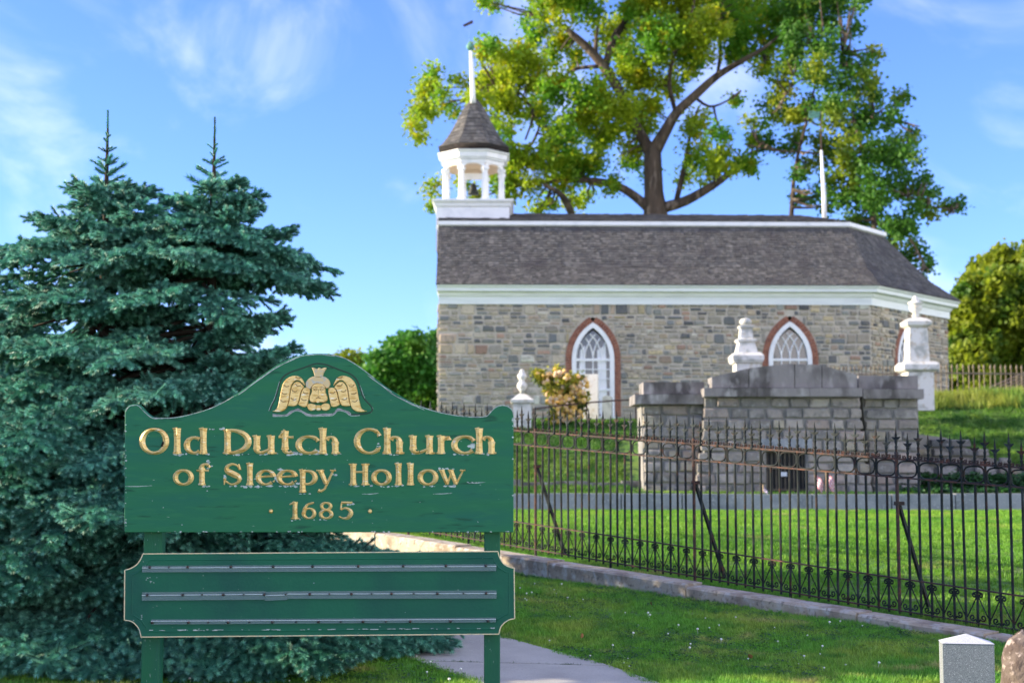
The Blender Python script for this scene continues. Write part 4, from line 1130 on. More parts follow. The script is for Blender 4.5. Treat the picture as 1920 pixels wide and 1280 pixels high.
def ridge(mb, pts, wid, hgt, closed=False, base=.0005):
    """a stroke with a roof-shaped section; pts in px, wid in px (full), height in m"""
    k = len(pts); wv = wid if hasattr(wid, '__len__') else [wid]*k; vs = []
    P = [Vector(p) for p in pts]
    for i in range(k):
        if closed: t = P[(i+1) % k]-P[i-1]
        else: t = P[min(i+1, k-1)]-P[max(i-1, 0)]
        t = t.normalized() if t.length > 1e-9 else Vector((1, 0)); nn = Vector((-t.y, t.x)); a = P[i]+nn*wv[i]/2; b = P[i]-nn*wv[i]/2
        for q, d in ((a, base), (P[i], hgt*min(1, wv[i]/8)+base), (b, base)):
            x_, z_ = S2(q.x, q.y); vs.append((x_, YS-d, z_))
    fs = []
    for i in range(k if closed else k-1):
        j = (i+1) % k; fs += [(i*3, j*3, j*3+1, i*3+1), (i*3+1, j*3+1, j*3+2, i*3+2)]
    if not closed: fs += [(0, 1, 2), ((k-1)*3, (k-1)*3+2, (k-1)*3+1)]
    mb.add(vs, fs)
# cream edging round the lower board and its inner moulding
e = MB(); ridge(e, lo_out, 1.9, .003, closed=True); fixn(e.build('gold_edge', M['creamgold'], lower))
inn = [(280,1049.5),(925,1045.5),(927,1052),(935,1064),(947,1071),(954,1073),(954.5,1150),(945,1153),(934,1160),(927,1172),(925,1178.5),(276,1183.5),(273,1174),(265,1163),(254,1155),(247,1152),(247.5,1078),(256,1074),(268,1066),(276,1056)]
e = MB(); ridge(e, inn, 3.2, .005, closed=True); fixn(e.build('moulding', M['green2'], lower))
# worn paint on the moulding
e = MB(); random.seed(31)
for _ in range(46):
    x_ = random.uniform(272, 925); y_ = 1181.2-(x_-276)*.0066+random.uniform(-.8, .8); l_ = random.uniform(2, 16); ridge(e, [(x_, y_), (x_+l_, y_-.1)], random.uniform(.6, 1.4), .003, base=.0052)
for _ in range(26):
    x_, y_ = random.choice([(random.uniform(345, 400), 1180+random.gauss(0, 1.6)), (random.gauss(284, 5), 1087+random.gauss(0, 3)), (random.gauss(262, 7), 1158+random.gauss(0, 4)), (random.uniform(245, 950), random.uniform(1045, 1180))])
    ridge(e, [(x_, y_), (x_+random.uniform(.8, 3), y_+random.uniform(-.5, .5))], 1.0, .002)
e.build('paint_chips', M['flake'], lower, kind='stuff')
# clear strips
def strip(x0, y0t, y0b, x1, y1t, y1b, lip_glint):
    t = MB(); a = lambda px, py, d: Vector((S2(px, py)[0], YS-d, S2(px, py)[1]))
    P = [(x0, y0b), (x1, y1b), (x1, y1t), (x0, y0t)]
    t.prism([S2(*p) for p in P], SO, UX, UZ, UN, .002, .005)
    ym0 = y0t+(y0b-y0t)*lip_glint; ym1 = y1t+(y1b-y1t)*lip_glint
    
    t.prism([S2(x0, y0b), S2(x1, y1b), S2(x1, ym1), S2(x0, ym0)], SO, UX, UZ, UN, .0122, .0142)
    o_ = fixn(t.build('letter_track', M['acrylic'], lower)); t = MB(); t.prism([S2(x0, ym0+.55), S2(x1, ym1+.55), S2(x1, ym1-.55), S2(x0, ym0-.55)], SO, UX, UZ, UN, .0145, .018); fixn(t.build('track_lip_glint', M['lip_glint'], lower))  # thin pale bar paints the highlight along the track edge
strip(267.5, 1060, 1072, 930.5, 1057, 1069.5, .3)
strip(267, 1109.5, 1125, 498, 1107.5, 1123, .35); strip(497, 1109, 1125, 539, 1107.5, 1123.5, .4); strip(539.5, 1107.5, 1121.5, 931, 1106, 1121, .35)
strip(284, 1160.5, 1169.5, 930, 1157, 1165.5, .3)
scr = MB().lathe([(.0001, .016), (.006, .0155), (.0085, .012), (.0085, .006), (.007, .004)], n=10); scr.v = [(x_, -z_, y_) for x_, y_, z_ in scr.v]; scr_m = scr.mesh('screw', M['screw'], smooth=True)
def screws(zs_, y0, y1, small=()):
    for zx in zs_:
        px = 220+zx/2.526; py = y0+(y1-y0)*(px-268)/662; x_, z_ = S2(px, py); k = (.62 if zx in small else 1)
        inst('screw', scr_m, lower, (x_, YS-.011, z_), (0, random.uniform(0, 6), 0), (k, 1, k))
screws([157, 248, 336, 540, 740, 926, 1142, 1355, 1557, 1745], 1062.3, 1059.3, (248,))
screws([145, 313, 405, 505, 601, 698, 800, 913, 1006, 1110, 1206, 1300, 1405, 1516, 1640, 1747], 1114.5, 1111, (405, 601, 800, 1006, 1206, 1405, 1640))
screws([168, 340, 433, 527, 628, 736, 848, 954, 1060, 1165, 1273, 1388, 1578, 1756], 1166, 1163, (433, 628, 848, 1060, 1273))

# ---- lettering
def ell(cx, cy, rx, ry, a0, a1, n=28):
    return [(cx+rx*math.cos(R(a0+(a1-a0)*i/n)), cy+ry*math.sin(R(a0+(a1-a0)*i/n))) for i in range(n+1)]
def wv_side(pts, cx, thick, thin, rx):               # thick where the stroke runs upright
    return [thin+(thick-thin)*min(1, abs(p[0]-cx)/rx)**1.6 for p in pts]
class G:
    """letter strokes in a box: x 0..1 -> px range, y 0 baseline .. 1 cap height"""
    def __init__(s, x0, x1, yb, cap): s.x0, s.x1, s.yb, s.cap = x0, x1, yb, cap; s.mb = MB(); s.st = []; s.w = (x1-x0)/cap
    def stroke(s, pts, wid, closed=False):
        P = [(s.x0+x_*(s.x1-s.x0), s.yb-y_*s.cap) for x_, y_ in pts]
        W = [q*s.cap*1.17 for q in wid] if hasattr(wid, '__len__') else [wid*s.cap*1.17]*len(P)
        ridge(s.mb, P, W, .0145, closed)
    def stem(s, x, y0, y1, t=.21, serifs='tb', wl=.17, wr=.17):
        """x, wl, wr in cap heights"""
        X = x/s.w; n = 8
        s.stroke([(X, y0+(y1-y0)*i/n) for i in range(n+1)], [t*(1+.25*(abs(2*i/n-1))**3) for i in range(n+1)])
        for c, y, sg in (('b', y0, 1), ('t', y1, -1)):
            if c in serifs:
                a = X-wl/s.w; b = X+wr/s.w
                s.stroke([(a, y+sg*.03), (X, y+sg*.055), (b, y+sg*.03)], [.05, .11, .05])
            if c.upper() in serifs:                    # flag serif to the left only
                s.stroke([(X-(t/2+.07)/s.w, y-.05*sg*-1*-1 if False else y-.02), (X, y-.03)], [.05, .13])
    def bowl(s, cx, cy, rx, ry, a0, a1, thick=.2, thin=.08, closed=False):
        X = cx/s.w; pts = [(p[0]/s.w, p[1]) for p in ell(cx, cy, rx, ry, a0, a1)]
        if closed: pts = pts[:-1]
        W = wv_side(pts, X, thick, thin, rx/s.w); s.stroke(pts, W, closed)
    def done(s):
        return s.mb.build('letter', M['gold'], upper)
XH = .71
def letter(ch, x0, x1, yb, cap):
    g = G(x0, x1, yb, cap); w_ = g.w; t = .21
    if ch in 'Oo':
        h = 1.0 if ch == 'O' else XH; tt = .21 if ch == 'O' else .21
        g.bowl(w_/2, h/2-.005, w_/2-tt/2+.01, h/2-.035, 0, 360, tt, .10, True)
    elif ch == 'l': g.stem(w_/2, 0, 1.0, t, 'bT')
    elif ch == 'd':
        g.stem(w_-.16, 0, 1.0, t, 'T'); g.stroke([((w_-.2)/w_, .03), (1.0, .03)], [.1, .06])
        g.bowl(.40, .335, .30, .30, 50, 310, t, .09)
    elif ch == 'D':
        g.stem(.20, 0, .96, t, 'bt', .18, .15); g.bowl(.30, .48, w_-.30-.10, .44, -92, 92, .22, .10)
    elif ch == 'u':
        g.stem(.20, .18, XH, t, 'T'); g.bowl(.36, .21, .175, .165, 180, 300, .2, .10); g.stroke([((w_/2-.05)/w_, .06), ((w_-.27)/w_, .19)], [.1, .09])
        g.stem(w_-.22, 0, XH, t, 'T'); g.stroke([((w_-.22)/w_, .03), (1.0, .03)], [.1, .05])
    elif ch == 't':
        g.stem(.27, .17, .90, t, ''); g.stroke([(.03, .645), (.9, .645)], [.07, .09]); g.bowl(.42, .19, .155, .15, 180, 320, .2, .09)
        g.stroke([(.03, .66), (.27/w_, .93)], [.04, .12])
    elif ch in 'cC':
        h = 1.0 if ch == 'C' else XH; r_ = w_/2+(.02 if ch == 'C' else .04)
        g.bowl(r_+.06, h/2-.005, r_-.05, h/2-.035, 52, 318, .215, .09)
        X = (r_+.06+(r_-.05)*.62)
        g.stroke([(X/w_, h*.93), ((X+.10)/w_, h*.70)], [.05, .16 if ch == 'C' else .17])
        if ch == 'C': g.stroke([((X+.02)/w_, .12), ((X+.14)/w_, .27)], [.10, .07])
    elif ch == 'h':
        g.stem(.22, 0, 1.0, t, 'bT', .18, .14); g.bowl(.52, .44, .18, .21, 0, 150, .2, .09); g.stem(.70, 0, .46, t, 'b', .15, .19)
    elif ch == 'r':
        g.stem(.22, 0, XH, t, 'bT', .18, .17); g.stroke([(.3/w_, .50), (.42/w_, .64), (.9, .66)], [.07, .11, .05]); g.stroke([((w_-.10)/w_, .69), ((w_-.09)/w_, .54)], [.06, .19])
    elif ch == 'f':
        g.stem(.26, 0, .78, t, 'b', .17, .17); g.bowl(.42, .78, .17, .17, 50, 180, .2, .09); g.stroke([(.58/w_, .93), (.60/w_, .80)], [.06, .14]); g.stroke([(.02, .66), (.85, .66)], [.07, .08])
    elif ch == 'S':
        P = bez([(.80, .80), (.66, .92), (.42, .955), (.20, .84), (.20, .66), (.48, .52), (.78, .38), (.82, .20), (.62, .055), (.36, .045), (.13, .18)], 4)
        n = len(P); W = [.07+.17*math.exp(-((i/(n-1)-.5)/.22)**2) for i in range(n)]; g.stroke(P, W)
        g.stroke([(.80, .97), (.85, .70)], [.05, .12]); g.stroke([(.08, .32), (.05, .02)], [.12, .05])
    elif ch == 'e':
        g.bowl(w_/2-.01, .345, w_/2-.10, .315, 8, 318, .21, .085); g.stroke([(.2, .37), (.85, .42)], [.07, .08])
        g.stroke([(.84, .15), (.93, .22)], [.07, .05])
    elif ch == 'p':
        g.stem(.22, -.34, XH, t, 'bT', .17, .17); g.bowl(.42, .345, w_-.42-.10, .30, -125, 125, .21, .09)
    elif ch == 'y':
        g.stroke([(.20, .68), (.5, .06)], [.20, .17]); g.stroke([(.86, .68), (.58, .12), (.42, -.18), (.2, -.29)], [.08, .10, .09, .10]); g.stroke([(.2, -.29), (.10, -.24)], [.13, .14])
        g.stroke([(.0, .67), (.4, .67)], [.06, .06]); g.stroke([(.7, .67), (1.0, .67)], [.06, .06])
    elif ch == 'H':
        g.stem(.26, 0, .98, t, 'bt', .2, .18); g.stem(w_-.26, 0, .98, t, 'bt', .18, .2); g.stroke([(.35, .60), (.68, .60)], .075)
    elif ch == 'w':
        g.stroke([(.13, .68), (.34, .05)], [.19, .16]); g.stroke([(.34, .03), (.50, .62)], [.08, .07]); g.stroke([(.46, .68), (.66, .05)], [.19, .16]); g.stroke([(.66, .03), (.92, .68)], [.08, .07])
        g.stroke([(.02, .675), (.24, .675)], .06); g.stroke([(.36, .675), (.58, .675)], .06); g.stroke([(.80, .675), (1.0, .675)], .06)
    elif ch == '1':
        g.stem(.5*w_+.02, 0, .98, .22, 'b', .24, .24); g.stroke([(.12, .82), (.5, .95)], [.05, .13])
    elif ch == '6':
        g.bowl(w_/2, .32, w_/2-.11, .275, 0, 360, .19, .09, True); P = bez([(.17, .33), (.2, .58), (.42, .82), (.84, .93)], 6); g.stroke(P, [.19-.11*i/(len(P)-1) for i in range(len(P))])
    elif ch == '8':
        g.bowl(w_/2, .27, w_/2-.10, .225, 0, 360, .19, .09, True); g.bowl(w_/2, .73, w_/2-.15, .19, 0, 360, .17, .085, True)
    elif ch == '5':
        g.stroke([(.26, .93), (.95, .93)], [.12, .10]); g.stroke([(.27, .93), (.22, .55)], [.08, .09])
        P = bez([(.22, .53), (.5, .62), (.80, .50), (.86, .30), (.68, .08), (.36, .04), (.10, .14)], 5); n = len(P); g.stroke(P, [.07+.15*math.exp(-((i/(n-1)-.5)/.26)**2) for i in range(n)])
    return g.done()
row1 = [('O',262,316),('l',320,344.5),('d',345.5,389),('D',417,470.5),('u',472,519),('t',521.5,554),('c',554.5,595),('h',595,643),('C',664,713),('h',715.5,762),('u',765,816),('r',816.5,846),('c',846.5,887),('h',888,934)]
for ch, a, b in row1: letter(ch, a, b, 850.5, 48)
row2 = [('o',325,362.5),('f',368,396),('S',418.5,455),('l',457,480),('e',480.5,518),('e',519.5,559),('p',558.5,595),('y',593,630),('H',651.5,695.5),('o',697,733.5),('l',735.5,759),('l',758.5,781),('o',784,821),('w',821.5,872.5)]
for ch, a, b in row2: letter(ch, a, b, 909, 41)
for ch, a, b in [('1',540,565),('6',565.5,593),('8',598,625),('5',632.5,662)]: letter(ch, a, b, 972.5, 33)
for cx in (508, 693.5):
    x_, z_ = S2(cx, 958); mb = MB().lathe([(.0135, 0), (.011, .006), (.006, .0095), (.0005, .0105)], n=12); mb.v = [(x_+a, YS-.0005-c, z_+b) for a, b, c in mb.v]; mb.build('dot', M['gold'], upper, smooth=True)

# bare primer where the paint has lifted round the letters and along the edges
e = MB(); random.seed(77)
def flakes(e, cx, cy, sx, sy, n, r0, r1, d=.0004):
    for _ in range(n):
        x_, y_ = cx+random.gauss(0, sx), cy+random.gauss(0, sy); r_ = random.uniform(r0, r1); k = random.randint(5, 8); a0 = random.random()*6
        dd = d+random.uniform(0, .0003); el = random.uniform(.25, .8)
        poly = [S2(x_+r_*random.uniform(.6, 1.2)*math.cos(a0+2*math.pi*i/k), y_+el*r_*random.uniform(.6, 1.2)*math.sin(a0+2*math.pi*i/k)) for i in range(k)]
        c = S2(x_, y_); vs = [(p[0], YS-dd*.2, p[1]) for p in poly]+[(c[0], YS-dd-.0004, c[1])]
        e.add(vs, [(i, (i+1) % k, k) for i in range(k)])
for (cx, cy, sx, sy, n, r0, r1) in [(553,851,12,1.2,9,3,6.5), (590,850,6,1.2,5,3,5),(545,850,4,1,4,2,4),(598,844,1.5,4,5,2,4.5),(630,851,8,.6,5,2,4),(333,852,8,.8,6,2,4),(360,851,9,.7,5,1.5,3),(440,852,14,.6,7,1.5,3.5),(380,851,9,.6,4,1.5,3),
    (500,851,12,.6,6,1.5,3),(735,851,12,.8,8,2,4),(709,838,1.5,4,4,2,3.5),(790,850,12,.6,6,1.5,3),(885,840,2.5,5,8,3,6),(865,851,10,.8,7,2,4.5),(910,851,12,.8,8,2,4),(417,803,2.5,1,5,2,4),(398,804,3,.4,2,1.5,3),
    (390,871,3,4,7,2,4),(382,911,7,.7,5,2,4),(422,895,1.5,5,6,1.5,3.5),(440,911,8,.7,5,1.5,3),(462,911,10,1,7,2,5),(470,897,6,1,5,2,4),(500,911,9,1.2,8,2,5),(520,896,5,3,8,2.5,5),(543,910,9,1.2,8,2,4.5),(558,903,1.2,4,5,2,3.5),(487,903,2,5,5,2,4),(525,880,4,1.5,5,2,4),
    (575,925,7,.8,5,1.5,3),(625,890,3,5,5,1.5,3.5),(672,911,14,.7,9,1.5,3.5),(745,911,12,.8,8,2,4),(716,911,9,.8,5,1.5,3),(848,911,12,.5,9,2,4.5),(833,878,10,1,7,2,4),(885,904,10,1,5,1.5,3),(805,911,8,.7,4,1.5,3),(550,974,8,.7,4,1.5,3),(650,945,7,1,6,1.5,3.5),(600,974,20,.6,6,1,2.5),
    (350,785,.1,.1,0,1,2)]:
    flakes(e, cx, cy, sx, sy, n, r0, r1)
for _ in range(40): flakes(e, random.uniform(240, 955), random.uniform(800, 990), 0, 0, 1, .6, 1.6)
for a, b, y in ((234,285,911.5),(679,710,925.5),(812,848,925.5),(878,910,905)):
    ridge(e, [(a, y), ((a+b)/2, y+random.uniform(-.5, .5)), (b, y-1.5)], [.4, 1.3, .4], .0015)
for _ in range(26):
    y_ = random.uniform(785, 990); flakes(e, 235.5 if random.random() < .5 else 961, y_, .4, 3, 1, 1, 2.6)
for _ in range(30): flakes(e, random.uniform(240, 960), 996.2, 2, .3, 1, 1, 3)
e.build('bare_paint_patches', M['flake'], upper, kind='stuff')
dk = MB(); flakes(dk, 305, 832, 1.5, 3, 6, 2, 4, .011); flakes(dk, 331, 834, 1, 4, 6, 1.5, 3, .011); dk.build('bare_wood_patches', M['screw'], upper, kind='stuff')
# weathered top edge
e = MB(); te = [p for p in topedge]; random.seed(9)
wd = []
for i, p in enumerate(te):
    x_ = p[0]
    v = 1.3
    if 440 < x_ < 540: v = 4.2
    if 540 < x_ < 620: v = 2.4
    if 690 < x_ < 780: v = 4.4
    if x_ < 290: v = 2.4
    wd.append(v*random.uniform(.7, 1.2))
k = len(te); vs = []
for i in range(k):
    t = Vector(te[min(i+1, k-1)])-Vector(te[max(i-1, 0)]); t.normalize(); nn = Vector((-t.y, t.x))
    a = Vector(te[i])+nn*.3; b = Vector(te[i])+nn*wd[i]
    xa, za2 = S2(a.x, a.y); xb, zb2 = S2(b.x, b.y); vs += [(xa, YS+.003, za2), (xb, YS-.0009, zb2)]
e.add(vs, [(2*i, 2*i+1, 2*i+3, 2*i+2) for i in range(k-1)]); e.build('bare_edge', M['flakegrey'], upper)
e = MB()
for i in range(0, k-3, 1):
    if random.random() < .7:
        pa_, pb_ = te[i], te[min(k-1, i+2)]; o = wd[i]*.95; ridge(e, [(pa_[0], pa_[1]+o), (pb_[0], pb_[1]+o)], .9, .002)
e.build('lifted_paint_rim', M['flake'], upper, kind='stuff')

# ---- winged head emblem
def Z8(x_, y_): return (480+x_/8, 660+y_/8)
rec = [(205,880),(235,800),(290,690),(330,560),(365,440),(420,360),(520,300),(700,240),(850,185),(950,172),(1080,198),(1250,265),(1400,320),(1500,400),(1560,530),(1620,690),(1740,830),(1710,905),(1560,930),(1420,935),(1340,880),(1230,862),(1150,930),(980,940),(780,940),(700,890),(620,862),(540,885),(460,940),(250,945)]
recp = [Z8(*p) for p in rec]
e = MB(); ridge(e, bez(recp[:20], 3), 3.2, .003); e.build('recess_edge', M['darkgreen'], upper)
e = MB(); P = bez(recp[19:], 3); ridge(e, P, [3.5+1.8*math.sin(i*1.3) for i in range(len(P))], .003); e.build('recess_edge', M['flakegrey'], upper)
e = MB(); P = bez([(p[0]-1.6, p[1]) for p in recp[0:5]], 3); ridge(e, P, .9, .003); P = bez([(p[0]+1.6, p[1]+.4) for p in recp[13:18]], 3); ridge(e, P, .9, .003); P = bez([(p[0], p[1]+2.2) for p in recp[18:]], 3); ridge(e, P, 1.0, .003); e.build('recess_rim', M['flake'], upper)
PIL = [0]
def pillow(name, poly, m, h=.009, base=.003):
    pts = [Z8(*p) for p in poly]; pts = bez(pts+[pts[0]], 2)[:-1]; k = len(pts); mb = MB(); vs = []
    area = lambda P: sum(P[i-1][0]*P[i][1]-P[i][0]*P[i-1][1] for i in range(len(P)))/2
    def inset(d):
        out = []
        for i in range(k):
            a, b, c = Vector(pts[i-1]), Vector(pts[i]), Vector(pts[(i+1) % k]); t = c-a; t = t.normalized() if t.length > 1e-9 else Vector((1, 0)); out.append(b+Vector((-t.y, t.x))*d)
        return out
    sg = 1 if abs(area(inset(.3))) < abs(area(pts)) else -1
    PIL[0] = (PIL[0]+1) % 7; h = h+PIL[0]*.00022
    for d, hh in ((0, 0), (.45*sg, h*.65), (1.15*sg, h)):
        for q in inset(d): x_, z_ = S2(q.x, q.y); vs.append((x_, YS-base-hh, z_))
    vs = [(S2(*p)[0], YS+.001, S2(*p)[1]) for p in pts]+vs
    from mathutils.geometry import tessellate_polygon
    tri = tessellate_polygon([[Vector((vs[3*k+i][0], vs[3*k+i][2], 0)) for i in range(k)]])
    fs = [(r_*k+i, r_*k+(i+1) % k, (r_+1)*k+(i+1) % k, (r_+1)*k+i) for r_ in range(3) for i in range(k)]+[tuple(3*k+i for i in t_) for t_ in tri]
    mb.add(vs, fs); return fixn(mb.build(name, m, upper, smooth=False))
mir = lambda P: [(1890-x_+(25 if x_ < 300 else 8), y_) for x_, y_ in P]
fA_ = [(245,885),(310,850),(345,740),(368,620),(390,520),(425,440),(500,375),(600,352),(680,385),(722,450),(735,505),(700,468),(640,425),(590,432),(545,480),(518,560),(503,680),(488,760),(460,840),(400,888),(320,902)]
fB_ = [(478,806),(500,720),(515,620),(530,540),(562,475),(610,440),(660,452),(700,490),(722,525),(692,565),(668,630),(652,710),(622,790),(560,815)]
fC_ = [(632,785),(655,720),(675,630),(700,560),(740,530),(812,548),(808,640),(792,720),(765,815),(700,822)]
for P in (fA_, fB_, fC_): pillow('feather', P, M['gold']); pillow('feather', mir(P), M['gold'])
for (x_, y_) in [(462,508),(430,622),(415,735),(640,385),(585,585),(570,705),(640,500),(750,612),(725,715)]:
    for mm in (0, 1):
        P = [(x_-42, y_-22), (x_-22, y_+4), (x_+8, y_+10), (x_+38, y_)]
        if mm: P = [(1898-a, b) for a, b in P]
        e = MB(); ridge(e, [Z8(*p) for p in bez(P, 2)], 1.5, .0025, base=.0133); e.build('feather_groove', M['golddk'], upper)
hair = [(760,540),(740,480),(770,420),(830,375),(890,360),(945,375),(1000,362),(1060,385),(1105,430),(1115,490),(1090,535),(1050,545),(1020,500),(945,470),(870,485),(830,545),(790,560)]
pillow('hair', hair, M['weathergold'], .008)
pillow('crown', [(835,235),(865,232),(900,248),(930,250),(950,232),(975,248),(1010,240),(1040,232),(1062,240),(1035,285),(1012,330),(1000,368),(945,378),(885,368),(870,320),(858,280)], M['weathergold'], .010)
pillow('collar', [(768,820),(775,785),(820,768),(870,775),(905,800),(905,845),(880,872),(830,880),(790,865)], M['gold'], .008); pillow('collar', [(975,800),(1010,772),(1060,765),(1100,780),(1115,820),(1100,860),(1050,880),(1000,870),(975,840)], M['gold'], .008)
pillow('collar', [(905,795),(975,795),(972,870),(905,870)], M['gold'], .006)
pillow('face', [(945,468),(990,474),(1030,505),(1045,560),(1048,610),(1068,650),(1080,700),(1062,740),(1020,756),(970,752),(945,765),(915,752),(860,758),(820,742),(803,700),(815,650),(838,600),(838,550),(855,500),(900,474)], M['gold'], .016)
for P, w_ in (([(868,560),(905,545),(935,560),(900,580),(872,565)], .9), ([(962,560),(995,545),(1025,560),(992,580),(964,565)], .9), ([(850,548),(885,522),(930,535)], .8), ([(960,535),(1000,522),(1040,548)], .8), ([(948,560),(944,620),(950,668),(930,672)], 1.0), ([(905,690),(940,683),(975,690)], 1.2), ([(820,742),(860,758),(915,752)], .9), ([(970,752),(1020,756),(1062,740)], .9)):
    e = MB(); ridge(e, [Z8(*p) for p in P], w_*1.35, .0025, base=.0208); e.build('face_line', M['golddk'], upper)
pillow('chin', [(905,735),(930,722),(960,725),(970,745),(945,765),(915,760)], M['gold'], .0225); 
e = MB(); ridge(e, [Z8(952,575), Z8(950,620), Z8(948,660)], 2.2, .006, base=.0205); e.build('nose', M['gold'], upper)

# ------------------------------------------------------------------ spruce
def twig_proto(k, ln, side=True):
    rr = random.Random(100+k); mb = MB(); mb.mi = 1
    def axis(a, b, nn, L, w_=.0036):
        t = (b-a).normalized(); u = t.orthogonal().normalized(); v = t.cross(u)
        mb.mi = 1; mb.tube([a, b], [.0035, .002], 3, caps=False); mb.mi = 0
        for i in range(nn):
            s = (i+rr.random())/nn; p = a.lerp(b, s); ph = rr.random()*6.283
            rad = (u*math.cos(ph)+v*math.sin(ph)); d = (rad*rr.uniform(.75, 1)+t*rr.uniform(.5, .95)).normalized()
            l_ = L*rr.uniform(.75, 1.1)*(1 if s < .9 else .8)
            sd = d.cross(t).normalized()*w_
            mb.add([p-sd, p+sd, p+d*l_], [(0, 1, 2)])
        mb.mi = 2
        for i in range(14):                           # end tuft
            ph = i*.449; rad = (u*math.cos(ph)+v*math.sin(ph)); d = (rad*rr.uniform(.35, .95)+t).normalized(); sd = rad.cross(t).normalized()*w_; b_ = b-t*rr.uniform(0, .02); mb.add([b_-sd, b_+sd, b_+d*L], [(0,1,2)])
    A = Vector((0,0,0)); B = Vector((rr.uniform(-.01, .01), rr.uniform(-.01, .01), ln)); axis(A, B, int(ln*1150), .043)
    if side:
        for s, sg in ((.35, 1), (.5, -1)):
            p = A.lerp(B, s); d = Vector((sg*.72, rr.uniform(-.2, .1), .70)).normalized(); l2 = ln*rr.uniform(.42, .6); axis(p, p+d*l2, int(l2*1150), .038)
    return mb
TW = [proto('spruce_spray', twig_proto(k, l_, sd), [M['needle'], M['twig'], M['tip']]) for k, (l_, sd) in enumerate([(.15, True), (.19, True), (.12, True), (.13, False), (.17, False)])]
def spruce(label, leaders, prof_r, seed, cx, cy, dens=1.0, skirt=()):
    """leaders: (x, y, ztop); prof_r(h below the tip, azimuth, leader) -> branch reach"""
    rr = random.Random(seed); t = thing('spruce_tree', label, 'spruce', (cx, cy, 0), 'blue spruces behind the sign')
    wood = MB()
    for i, (lx, ly, zt_) in enumerate(leaders): wood.tube([(cx, cy, -.2), (cx+(lx-cx)*.35, cy, .8), (cx+(lx-cx)*.9, ly, 1.8), (lx, ly, 2.8), (lx, ly, zt_-.5), (lx, ly, zt_-.03)], [.13, .11, .08, .05, .016, .004], 7)
    wood.build('trunk', M['sbark'], t)
    pts, rots, scl, idx = [], [], [], []; limb = MB()
    def put(p, d, sc, ty=None):
        q = d.to_track_quat('Z', 'Y'); spin = Euler((0, 0, rr.uniform(-.7, .7))).to_quaternion()
        e = (q @ spin).to_euler(); pts.append(p[:]); rots.append((e.x, e.y, e.z)); scl.append(sc); idx.append(rr.choice((0, 1, 2)) if ty is None else ty)
    def branch(bx, by, bz, az, ln, lift, inner=.25, dens=1.0, droop=0):
        d = Vector((math.cos(az), math.sin(az), 0)); side = Vector((-d.y, d.x, 0)); n = max(5, int(ln/.10)); P = []
        for i in range(n+1):
            s = i/n; z = bz+lift*s*ln-droop*s**1.25+rr.uniform(-.01, .01); P.append(Vector((bx, by, z))+d*(ln*s)+side*(.06*ln*math.sin(s*3+az)))
        P = [Vector((p.x, p.y, max(p.z, .12))) for p in P]
        limb.tube(P, [max(.003, .011*ln*(1-i/n)+.003) for i in range(n+1)], 4, caps=False)
        for i in range(1, n+1):
            s = i/n
            if s < inner: continue
            t_ = (P[i]-P[i-1]).normalized(); sec = (.50*ln*(1-s)**.8+.10)*rr.uniform(.7, 1.2); sec = min(sec, .75)
            for sg in (-1, 1):
                dd = (t_*.75+side*sg*rr.uniform(.7, 1.05)+Vector((0, 0, rr.uniform(-.22, .05)))).normalized(); m = max(1, int(sec/.095)); q = P[i].copy()
                for j in range(m):
                    put(q+Vector((rr.uniform(-.01, .01),)*3), (dd+Vector((rr.uniform(-.15, .15), rr.uniform(-.15, .15), rr.uniform(-.1, .12)))).normalized(), rr.uniform(.85, 1.15))
                    if rr.random() < .22*dens:      # hanging and rising side twigs give the layer body
                        put(q, (dd*.5+Vector((rr.uniform(-.4, .4), rr.uniform(-.4, .4), rr.choice((-.8, -.6, .35))))).normalized(), rr.uniform(.7, 1.0), rr.choice((3, 4)))
                    q = q+dd*.095; dd.z -= .02
            if rr.random() < .8: put(P[i], (t_+Vector((0, 0, .1))).normalized(), 1.0)
        put(P[-1], (P[-1]-P[-2]).normalized(), 1.1)
    for li, (lx, ly, zt_) in enumerate(leaders):
        h = .34
        while zt_-h > .12:
            n_ = 5+int(7.5*min(2.2, prof_r(h, -1.57, li))*dens); a0 = rr.random()*6.28
            for b in range(n_):
                az = a0+2*math.pi*(b+rr.uniform(-.3, .3))/n_; hh = h+rr.uniform(-.05, .05)+.06*math.sin(az*2+h*5); ln = prof_r(hh, az, li)*rr.uniform(.78, 1.06)
                if ln < .07: continue
                ztip = max(.16, zt_-hh)
                if ln < .24: d = Vector((math.cos(az), math.sin(az), .50)).normalized(); put(Vector((lx, ly, ztip-.04)), d, ln/.16*rr.uniform(.9, 1.1), rr.choice((3, 4))); continue
                if ln < .75: dr = -.22*ln
                else: dr = rr.uniform(.16, .34)*ln
                branch(lx, ly, ztip+dr, az, ln, 0, .12 if ln < .8 else .42, 1, dr)
            h += .13 if h < .8 else .24 if h < 1.4 else .38 if h < 2.2 else .46
        pass
    for (tx, ty, tz) in skirt:                         # low boughs sweeping out over the grass
        lx0 = min(leaders, key=lambda q: abs(q[0]-tx))[0]; dx, dy = tx-lx0, ty-cy; ln = math.hypot(dx, dy); dr = rr.uniform(.14, .24)*ln; branch(lx0, cy, tz+dr, math.atan2(dy, dx), ln, 0, .5, 1, dr)
    for li, (lx, ly, zt_) in enumerate(leaders):
        for i in range(4): put(Vector((lx, ly, zt_-.42+.10*i)), Vector((rr.uniform(-.04, .04), 0, 1)).normalized(), .75 if i < 3 else .6, 3)
    limb.build('branches', M['twig'], t)
    scatter('needles', pts, rots, scl, idx, TW, t, kind='stuff')
    print('spruce sprays', len(pts))
    return t
la = at(203, 200, 13.1); lb = at(403, 213, 13.0)
